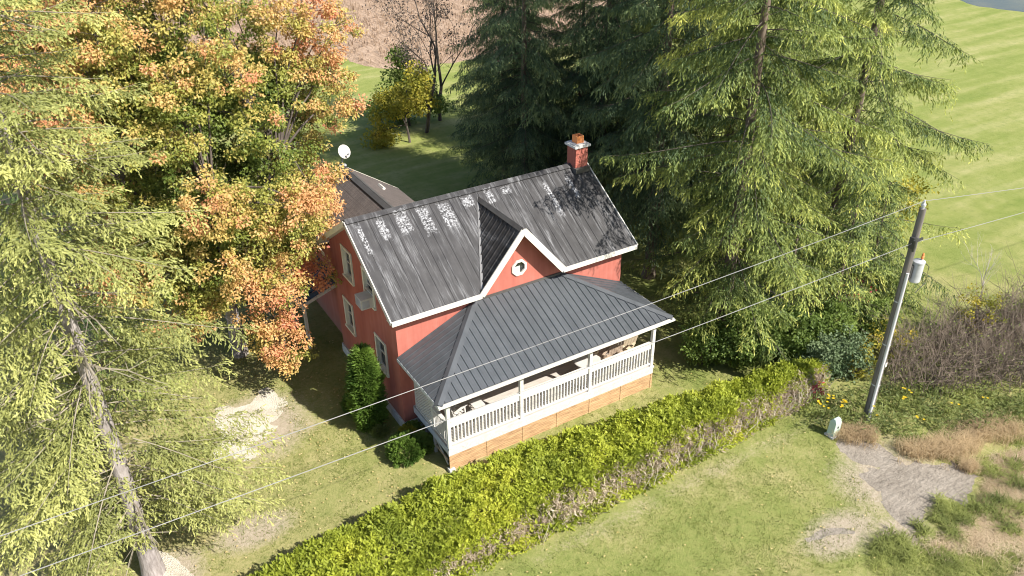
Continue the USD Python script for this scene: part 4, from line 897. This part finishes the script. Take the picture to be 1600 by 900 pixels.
# columnar cedar against the red wall
rng = np.random.default_rng(75); cb = np.array([-1.0, .98, 0.])
t = thing('columnar_cedar', 'narrow upright green cedar against the red gable wall', 'cedar', cb)
n_ = 1500; z = rng.uniform(.05, 3.5, n_); rr = .54*np.minimum(1, (3.65-z)/1.5)**.7*np.minimum(1, .55+z*.6); a = rng.uniform(0, 2*pi, n_)
lump = .55+.95*meshkit.fbm(np.c_[np.cos(a)*1.6, np.sin(a)*1.6, z*1.7], 3, 3)
q = np.sqrt(rng.uniform(.3, 1, n_))*rr*lump; cen = cb+np.c_[np.cos(a)*q, np.sin(a)*q, z]
idx = np.repeat(np.arange(n_), 14); od = np.c_[np.cos(a), np.sin(a), np.full(n_, .75)]
d = unit(od[idx]*.9+rdir(rng, len(idx))*.65); v, f = kites(cen[idx]+rdir(rng, len(idx))*.07, d, rdir(rng, len(idx)), rng.uniform(.08, .30, len(idx)), rng.uniform(.03, .06, len(idx)))
put(t, 'foliage', (v, f), 'cedar_leaf'); put(t, 'trunk', MB().tube([cb+(0, 0, -.05), cb+(0, 0, 3.3)], [.06, .01], 7), 'branch_dark')
def mound(name, label, b, r, h, mat, seed, n_=700, per=16, leaf=(.09, .035)):
    rng = np.random.default_rng(seed); b = np.array([*b, 0.]); t = thing(name, label, 'bush', b)
    cen, q, d = shell_points(rng, n_, b+(0, 0, h*.42), (r, r, h*.6), seed, .6, .22); ok = cen[:, 2] > .03; cen, d = cen[ok], d[ok]
    idx = np.repeat(np.arange(len(cen)), per); dd = unit(d[idx]*.9+rdir(rng, len(idx))*.6+np.array([0, 0, .35]))
    k_ = rng.uniform(.6, 1.3, len(idx)); v, f = kites(cen[idx]+rdir(rng, len(idx))*.05, dd, rdir(rng, len(idx)), leaf[0]*k_, leaf[1]*k_)
    put(t, 'foliage', (v, f), mat); st = MB()
    st.tube([b+(0, 0, -.04), b+(0, 0, .1)], [.04, .03], 6)
    for i in range(8): st.tube([b+(0, 0, -.03), b+(cen[i*7]-b)*.9], [.02, .006], 4, cap=False)
    put(t, 'stem', st, 'branch_dark'); return t
mound('round_bush', 'low round clipped green bush at the left front corner of the porch', (-.55, -1.3), .68, .85, 'cedar_leaf', 81)
mound('garden_bush', 'small yellow bush behind the round clipped bush', (-.15, -.55), .34, .6, 'yellow_leaf', 82, 260, 14, (.09, .05))
mound('garden_bush', 'small bright green bush beside the porch brace', (.12, -1.35), .33, .7, 'shrub_leaf', 83, 240, 14, (.09, .05))
mound('garden_bush', 'green bush in the corner between wall and porch', (.1, -.45), .3, .65, 'shrub_leaf', 84, 220, 14, (.09, .05))
mound('garden_bush', 'low dark bush left of the narrow cedar', (-1.15, 2.3), .42, .6, 'shrub_leaf', 85, 260, 14, (.1, .06))
mound('garden_bush', 'small plants at the foot of the narrow cedar', (-.9, .35), .3, .3, 'weed_leaf', 86, 160, 12, (.1, .05))

# ------------------------------------------------------------------ the hedge
rng = np.random.default_rng(90)
ht = thing('hedge', 'long yellow green hedge in front of the porch, brown and dry along its foot', 'hedge', (4, -5.6, 0))
HU = np.array([-13, -7, -3.5, -.5, 2.3, 5.5, 9, 12, 13.8, 15.0, 15.5])
HB = np.array([-5.1, -4.55, -4.15, -3.8, -3.85, -4.2, -4.75, -5.3, -5.7, -6.1, -6.3])
HF = np.array([-7.9, -7.55, -7.35, -7.3, -7.32, -7.3, -7.2, -7.05, -6.95, -6.85, -6.5])
HH = np.array([1.25, 1.2, 1.2, 1.15, 1.15, 1.15, 1.15, 1.2, 1.3, 1.25, .9])
HD = np.array([0, 0, .04, .14, .22, .27, .30, .36, .44, .5, .5])      # share of the section that is dry, at the front foot
N_ = 25000
uu = rng.uniform(-12, 15.4, N_); w = rng.uniform(0, 1, N_)
vb_, vf_, hh, hd = (np.interp(uu, HU, q) for q in (HB, HF, HH, HD))
def section(w):   # w 0 back foot .. 1 front foot -> (fraction across, height fraction)
    fx = np.interp(w, [0, .12, .2, .62, .8, 1], [0.0, .01, .07, .66, .83, 1.0]); fz = np.interp(w, [0, .12, .2, .55, .8, 1], [.02, .75, .97, .98, .58, .06]); return fx, fz
fx, fz = section(w)
lum = meshkit.fbm(np.c_[uu*1.1, (vb_+(vf_-vb_)*fx)*1.1, fz*2], 4, 6)
lum2 = meshkit.fbm(np.c_[uu*3.3, (vb_+(vf_-vb_)*fx)*3.3, fz*3], 3, 8)
edge = w-(.98-hd*.92)-(lum-.5)*.45
dry = (rng.uniform(0, 1, N_) < np.clip(.5+edge/.18, 0, .74)) & (hd > .02) & ((w < .91+(lum2-.5)*.15) | (uu > 12) | (rng.uniform(0, 1, N_) < .3))
inn = rng.uniform(0, .28, N_)**1.0
cx_ = (fx-.5)*(1-inn*.5)+.5
cen = np.c_[uu, vb_+(vf_-vb_)*cx_, hh*fz*(1-inn*.6)+(lum-.5)*.75*np.minimum(1, fz*2)+(lum2-.5)*.62]
cen[:, 2] = np.maximum(cen[:, 2], .04)
outd = np.c_[0*uu, np.where(w < .2, .8, np.where(w > .62, -.75, -.1)), np.where((w > .12) & (w < .8), .8, .3)]
for part, sel, mt, per in (('foliage', ~dry, 'hedge_leaf', 11), ('dry_foliage', dry, 'hedge_dry', 11)):
    c_ = cen[sel]; idx = np.repeat(np.arange(len(c_)), per)
    d = unit(outd[sel][idx]*.75+rdir(rng, len(idx))*.85); k_ = rng.uniform(.5, 1.2, len(idx))*rng.choice([.8, 1.0, 1.75], len(idx), p=[.45, .4, .15])
    v, f = kites(c_[idx]+rdir(rng, len(idx))*.07, d, unit(rdir(rng, len(idx))*.8+np.array([.1, -.25, .5])), .105*k_, (.050 if part == 'foliage' else .030)*k_)
    put(ht, part, (v, f), mt)
st = MB()
for i in range(230):
    u_ = rng.uniform(0, 1)**.6*15.2; b_, f_, h_ = (np.interp(u_, HU, q) for q in (HB, HF, HH)); y0 = f_+(b_-f_)*rng.uniform(.02, .3)
    p0 = np.array([u_, y0, -.02]); e = p0+np.array([rng.normal(0, .25), rng.normal(-.1, .25), rng.uniform(.4, .95)*h_])
    st.tube(np.array([p0, (p0+e)/2+rng.normal(0, .05, 3), e]), [.014, .01, .005], 3, cap=False)
put(ht, 'stem', st, 'twig_tan')

# ------------------------------------------------------------------ brown thicket, weeds, grasses
rng = np.random.default_rng(100)
TH = Polygon([(17.3, -7.5), (19.9, -6.6), (22.1, -6.9), (24.4, -7.2), (29, -8.2), (29, -13), (22.5, -11.6), (20.6, -10.2), (18.9, -9.6), (17.8, -8.8)])
def scatter(pg, n_, rng):
    a, b, c, d = pg.bounds; out = np.empty((0, 2))
    while len(out) < n_:
        q = np.c_[rng.uniform(a, c, n_*2), rng.uniform(b, d, n_*2)]; out = np.vstack([out, q[shapely.contains_xy(pg, q[:, 0], q[:, 1])]])
    return out[:n_]
m = MB(); pts = scatter(TH, 1500, rng); tips = []
for x, y in pts:
    h_ = rng.uniform(1.1, 2.7)*(.65+.7*meshkit.noise(np.array([x*.6, y*.6, 1.]), 4)); lean = rng.normal(0, .45, 2)
    s_ = np.linspace(0, 1, 5)[:, None]; arch = rng.uniform(.0, .5)
    p_ = np.c_[x+lean[0]*s_*h_*.6+lean[0]*arch*s_**3*h_, y+lean[1]*s_*h_*.6+lean[1]*arch*s_**3*h_, h_*(s_-arch*.5*s_**3)]
    m.tube(p_, [.016, .013, .010, .007, .003], 3, cap=False); tips.append(p_[-1])
    for w in range(4):
        b0 = p_[rng.integers(1, 4)]; e = unit(np.array([lean[0]+rng.normal(0, .8), lean[1]+rng.normal(0, .8), rng.uniform(.1, .9)]))
        m.tube(b0+e*np.linspace(0, rng.uniform(.3, .9), 3)[:, None]+rng.normal(0, .03, (3, 3)), [.008, .006, .003], 3, cap=False)
solo('brown_thicket', m, 'twig_brown', 'tangled thicket of leafless brown stems right of the pole', 'thicket', kind='stuff')
tips = np.array(tips); sel = rng.choice(len(tips), 260, False)
v, f, _ = cluster_leaves(rng, tips[sel]-(0, 0, .5), .35, 7, .10, .06); solo('undergrowth', (v, f), 'weed_leaf', 'green and brown leaves tangled in the leafless thicket', 'undergrowth', kind='stuff')
for i, (b_, r_, h_, lb_) in enumerate([((19.0, -6.5), 1.1, 1.7, 'yellow leaved bush at the left of the brown thicket behind the pole'), ((23.4, -7.6), .9, 2.5, 'yellow leaved bush at the top of the thicket below the bare sapling'), ((17.0, -6.7), .6, 1.4, 'small yellow leaved bush left behind the pole')]):
    shrub('yellow_bush', lb_, 'bush', b_, r_, h_, 'yellow_leaf', 110+i, 46, 16, (.12, .08), .18, stems=24, stem_mat='twig_brown', lift=.1)
WEED = Polygon([(12.6, -7.7), (14.3, -7.0), (16.4, -7.6), (17.8, -8.6), (19.4, -9.6), (21.8, -11.2), (24, -12.6), (22, -14.5), (19.2, -12.0), (17.2, -11.2), (15.6, -10.8), (14.6, -9.7), (13.4, -8.4)])
pts = scatter(WEED, 560, rng); V, F, n0 = [], [], 0; fl_v = MB(); stm = MB(); fc = []
for x, y in pts:
    h_ = rng.uniform(.25, .8); nl = 17
    c_ = np.c_[x+rng.normal(0, .14, nl), y+rng.normal(0, .14, nl), h_*rng.uniform(.1, 1, nl)]
    d = unit(np.c_[rng.normal(0, 1, nl), rng.normal(0, 1, nl), rng.uniform(-.2, .9, nl)]); k_ = rng.uniform(.6, 1.4, nl)
    v, f = kites(c_, d, unit(rng.normal(0, .5, (nl, 3))+(0, 0, 1)), (.17*k_), .042*k_); V.append(v); F.append(f+n0); n0 += len(v)
    stm.tube([(x, y, 0), (x+rng.normal(0, .05), y+rng.normal(0, .05), h_)], [.008, .004], 3, cap=False)
weeds = solo('weeds', (np.vstack(V), np.vstack(F)), 'weed_leaf', 'band of rough green weeds round the pole foot and behind the bare soil', 'weeds', kind='stuff')
FLW = [(13.4, -7.75), (13.7, -7.9), (13.95, -8.0), (14.15, -8.15), (14.4, -8.2), (14.05, -7.7), (15.1, -9.1), (15.85, -10.3), (16.3, -9.3), (17.9, -10.3), (18.9, -10.9), (20.2, -11.8), (16.9, -9.0)]
for i, (x, y) in enumerate(FLW):
    rng2 = np.random.default_rng(300+i)
    t = thing('yellow_flower', 'tall stem of yellow flowers in the weeds', 'flower', (x, y, 0), 'yellow flowers in the weeds by the pole')
    h_ = rng2.uniform(.65, .95); put(t, 'stem', MB().tube([(x, y, 0), (x+.03, y, h_)], [.01, .005], 4), 'weed_leaf')
    nh = rng2.integers(2, 5); hc = np.array([x, y, h_])+np.c_[rng2.normal(0, .09, nh), rng2.normal(0, .09, nh), rng2.uniform(-.05, .1, nh)]
    idx = np.repeat(np.arange(nh), 12); a = np.tile(np.arange(12)*2*pi/12, nh); d = np.c_[np.cos(a), np.sin(a), np.full(len(a), .25)]
    v, f = kites(hc[idx], unit(d), np.tile([0, 0, 1.], (len(a), 1)), .058, .03); put(t, 'petals', (v, f), 'flower')
def blades(rng, base, n_, h, lean=.5, w=.012, r=.12):
    """curved grass blades growing from points round base"""
    b = np.c_[base[:, 0][:, None]+rng.normal(0, r, (len(base), n_)), base[:, 1][:, None]+rng.normal(0, r, (len(base), n_)), np.zeros((len(base), n_))] if False else None
    N = len(base)*n_; idx = np.repeat(np.arange(len(base)), n_)
    o = np.c_[base[idx]+rng.normal(0, r, (N, 2)), np.zeros(N)]
    hh_ = np.broadcast_to(h, (len(base),))[idx]*rng.uniform(.55, 1.15, N); a = rng.uniform(0, 2*pi, N); l = hh_*rng.uniform(.15, 1, N)*lean
    out = np.c_[np.cos(a), np.sin(a), np.zeros(N)]; sd = np.c_[-np.sin(a), np.cos(a), np.zeros(N)]*(w*rng.uniform(.6, 1.4, N))[:, None]
    m1 = o+out*(l*.3)[:, None]+np.c_[0*l, 0*l, hh_*.65]; tip = o+out*l[:, None]+np.c_[0*l, 0*l, hh_*(1-.25*lean)]
    v = np.stack([o-sd, o+sd, m1+sd*.8, m1-sd*.8, tip], 1).reshape(-1, 3); i = np.arange(N)[:, None]*5
    return v, np.concatenate([i+[0, 1, 2], i+[0, 2, 3], i+[3, 2, 4]])
TAN = [((13.75, -9.05), .42), ((14.25, -9.35), .38), ((15.0, -10.85), .4), ((15.5, -11.15), .45), ((16.0, -11.35), .5), ((16.5, -11.6), .5), ((17.0, -11.6), .42), ((15.9, -12.35), .25), ((18.2, -11.7), .55), ((19.0, -12.0), .55), ((17.7, -11.4), .4)]
for i, (b_, r_) in enumerate(TAN):
    rng2 = np.random.default_rng(400+i)
    lb_ = {0: 'feathery tan grass clump right behind the green utility box', 1: 'feathery tan grass clump at the narrow tip of the bare soil', 7: 'small lone tan grass clump on the right edge of the bare soil', 8: 'tan grass clump at the right end of the tan band, against the weeds', 9: 'rightmost tan grass clump, beside the straw'}.get(i, 'feathery tan orange grass clump along the back of the bare soil')
    t = thing('tan_grass_clump', lb_, 'grass clump', (*b_, 0), 'tan grass clumps round the bare soil')
    q = np.array(b_)+rng2.normal(0, r_*.55, (80, 2)); put(t, 'blades', blades(rng2, q, 9, .5*(.6+r_), 1.1, .006, .07), 'tan_blade', kind='stuff')
CL = [((13.45, -13.09), 1.0, 'dark green tuft at the lower edge of the bare soil'), ((14.38, -13.85), 1.3, ''), ((12.62, -13.88), .9, ''), ((10.93, -13.13), 1.0, ''), ((15.1, -13.96), 1.2, ''), ((16.49, -13.78), 1.3, ''), ((14.3, -14.77), 1., ''), ((11.97, -13.31), .8, ''), ((10.26, -13.17), .9, ''), ((13.55, -13.82), .9, ''), ((15.53, -14.57), 1.2, ''), ((10.71, -13.75), .8, ''), ((16.4, -12.9), 1., ''), ((17.3, -13.2), 1., ''), ((12.9, -13.3), .7, ''), ((11.6, -14.3), .8, '')]
for i, (b_, s_, _l) in enumerate(CL):
    rng2 = np.random.default_rng(500+i)
    lb_ = {0: 'dark green grass clump casting a shadow on the lower edge of the bare soil', 3: 'long grass clump at the lawn edge below the bare soil', 8: 'leftmost long grass clump, on the mown lawn beside the worn patch', 7: 'long grass clump at the lowest tip of the bare soil', 5: 'rightmost long grass clump, by the picture edge', 14: 'small grass clump touching the right side of the bare soil'}.get(i, 'clump of long green grass standing in the rough straw')
    t = thing('long_grass_clump', lb_, 'grass clump', (*b_, 0), 'long green grass clumps at the lower right')
    q = np.array(b_)+rng2.normal(0, .17*s_, (20, 2)); put(t, 'blades', blades(rng2, q, 12, .36*s_, 1.6, .010, .06), 'grass_blade', kind='stuff')
S_ = Polygon(STRAW); q = scatter(S_, 9500, rng)
q = q[meshkit.fbm(np.c_[q*.9, np.zeros(len(q))], 3, 3) > .43]
solo('straw', blades(rng, q, 7, .20, 2.4, .007, .12), 'straw_blade', 'flattened dry straw at the lower right corner', 'straw', kind='stuff')
q = scatter(S_.buffer(.6), 3000, rng); q = q[meshkit.fbm(np.c_[q*.9, np.zeros(len(q))], 3, 3) < .52]
solo('rough_grass', blades(rng, q, 8, .17, 1.3, .008, .09), 'grass_blade', 'uneven green grass between the straw at the lower right corner', 'grass', kind='stuff')
fq = scatter(Polygon([(-9, 66), (8, 63), (17.8, 52.3), (18.5, 48.4), (21.6, 45.8), (31, 44.6), (40, 44.4), (62, 80), (20, 120), (-14, 100)]), 9000, rng)
a_ = np.array([math.cos(.42), math.sin(.42)]); b_ = np.array([-a_[1], a_[0]]); pr_ = np.c_[fq@a_, np.round(fq@b_/.7)*.7+rng.normal(0, .07, len(fq))]
solo('crop_plants', blades(rng, pr_[:, :1]*a_+pr_[:, 1:]*b_, 3, .55, .8, .03, .12), 'crop_blade', 'rows of ripe tan crop plants in the far field', 'crop', kind='stuff')
# lawn blades near the camera: what gives the mown grass its grain
LA = Polygon([(-12, -8), (-11, 6), (-3, 12), (0, 7), (-.3, 0), (.3, -2.9), (9.6, -2.9), (12, -2.5), (13, -4.6), (16, -7.6), (14, -8.6), (13, -9.2), (12.3, -10.5), (11.5, -12), (9.5, -13.6), (9, -16), (-2, -16)])
no = shapely.union_all([Polygon(x).buffer(.0) for x in (DIRT, GRAV, GRAV2)]); LA = LA-no-Polygon([(a, b) for a, b in zip(HU, HB)]+[(a, b) for a, b in zip(HU[::-1], HF[::-1])])
q = scatter(LA, 36000, rng); den = meshkit.fbm(np.c_[q*.8, np.zeros(len(q))], 4, 12)
q = q[den > rng.uniform(.28, .62, len(q))]
solo('lawn_grass', blades(rng, q, 4, .055, 1.0, .006, .06), 'lawn_blade', 'short mown grass blades over the front lawn', 'grass', kind='stuff')
q = scatter(LA, 1500, rng)
solo('lawn_tufts', blades(rng, q, 9, .065, 1.3, .008, .08), 'grass_blade', 'coarser tufts and weeds in the front lawn', 'grass', kind='stuff')
q = scatter(LA, 1500, rng); q = q[(q[:, 0] < 1.5) | (rng.uniform(0, 1, len(q)) < .2)]
v, f = kites(np.c_[q, np.full(len(q), .07)], unit(np.c_[rng.normal(0, 1, (len(q), 2)), np.zeros(len(q))]), np.tile([0, 0, 1.], (len(q), 1)), .08, .06)
solo('fallen_leaves', (v, f), 'litter', 'fallen leaves scattered over the side lawn', 'leaves', kind='stuff')
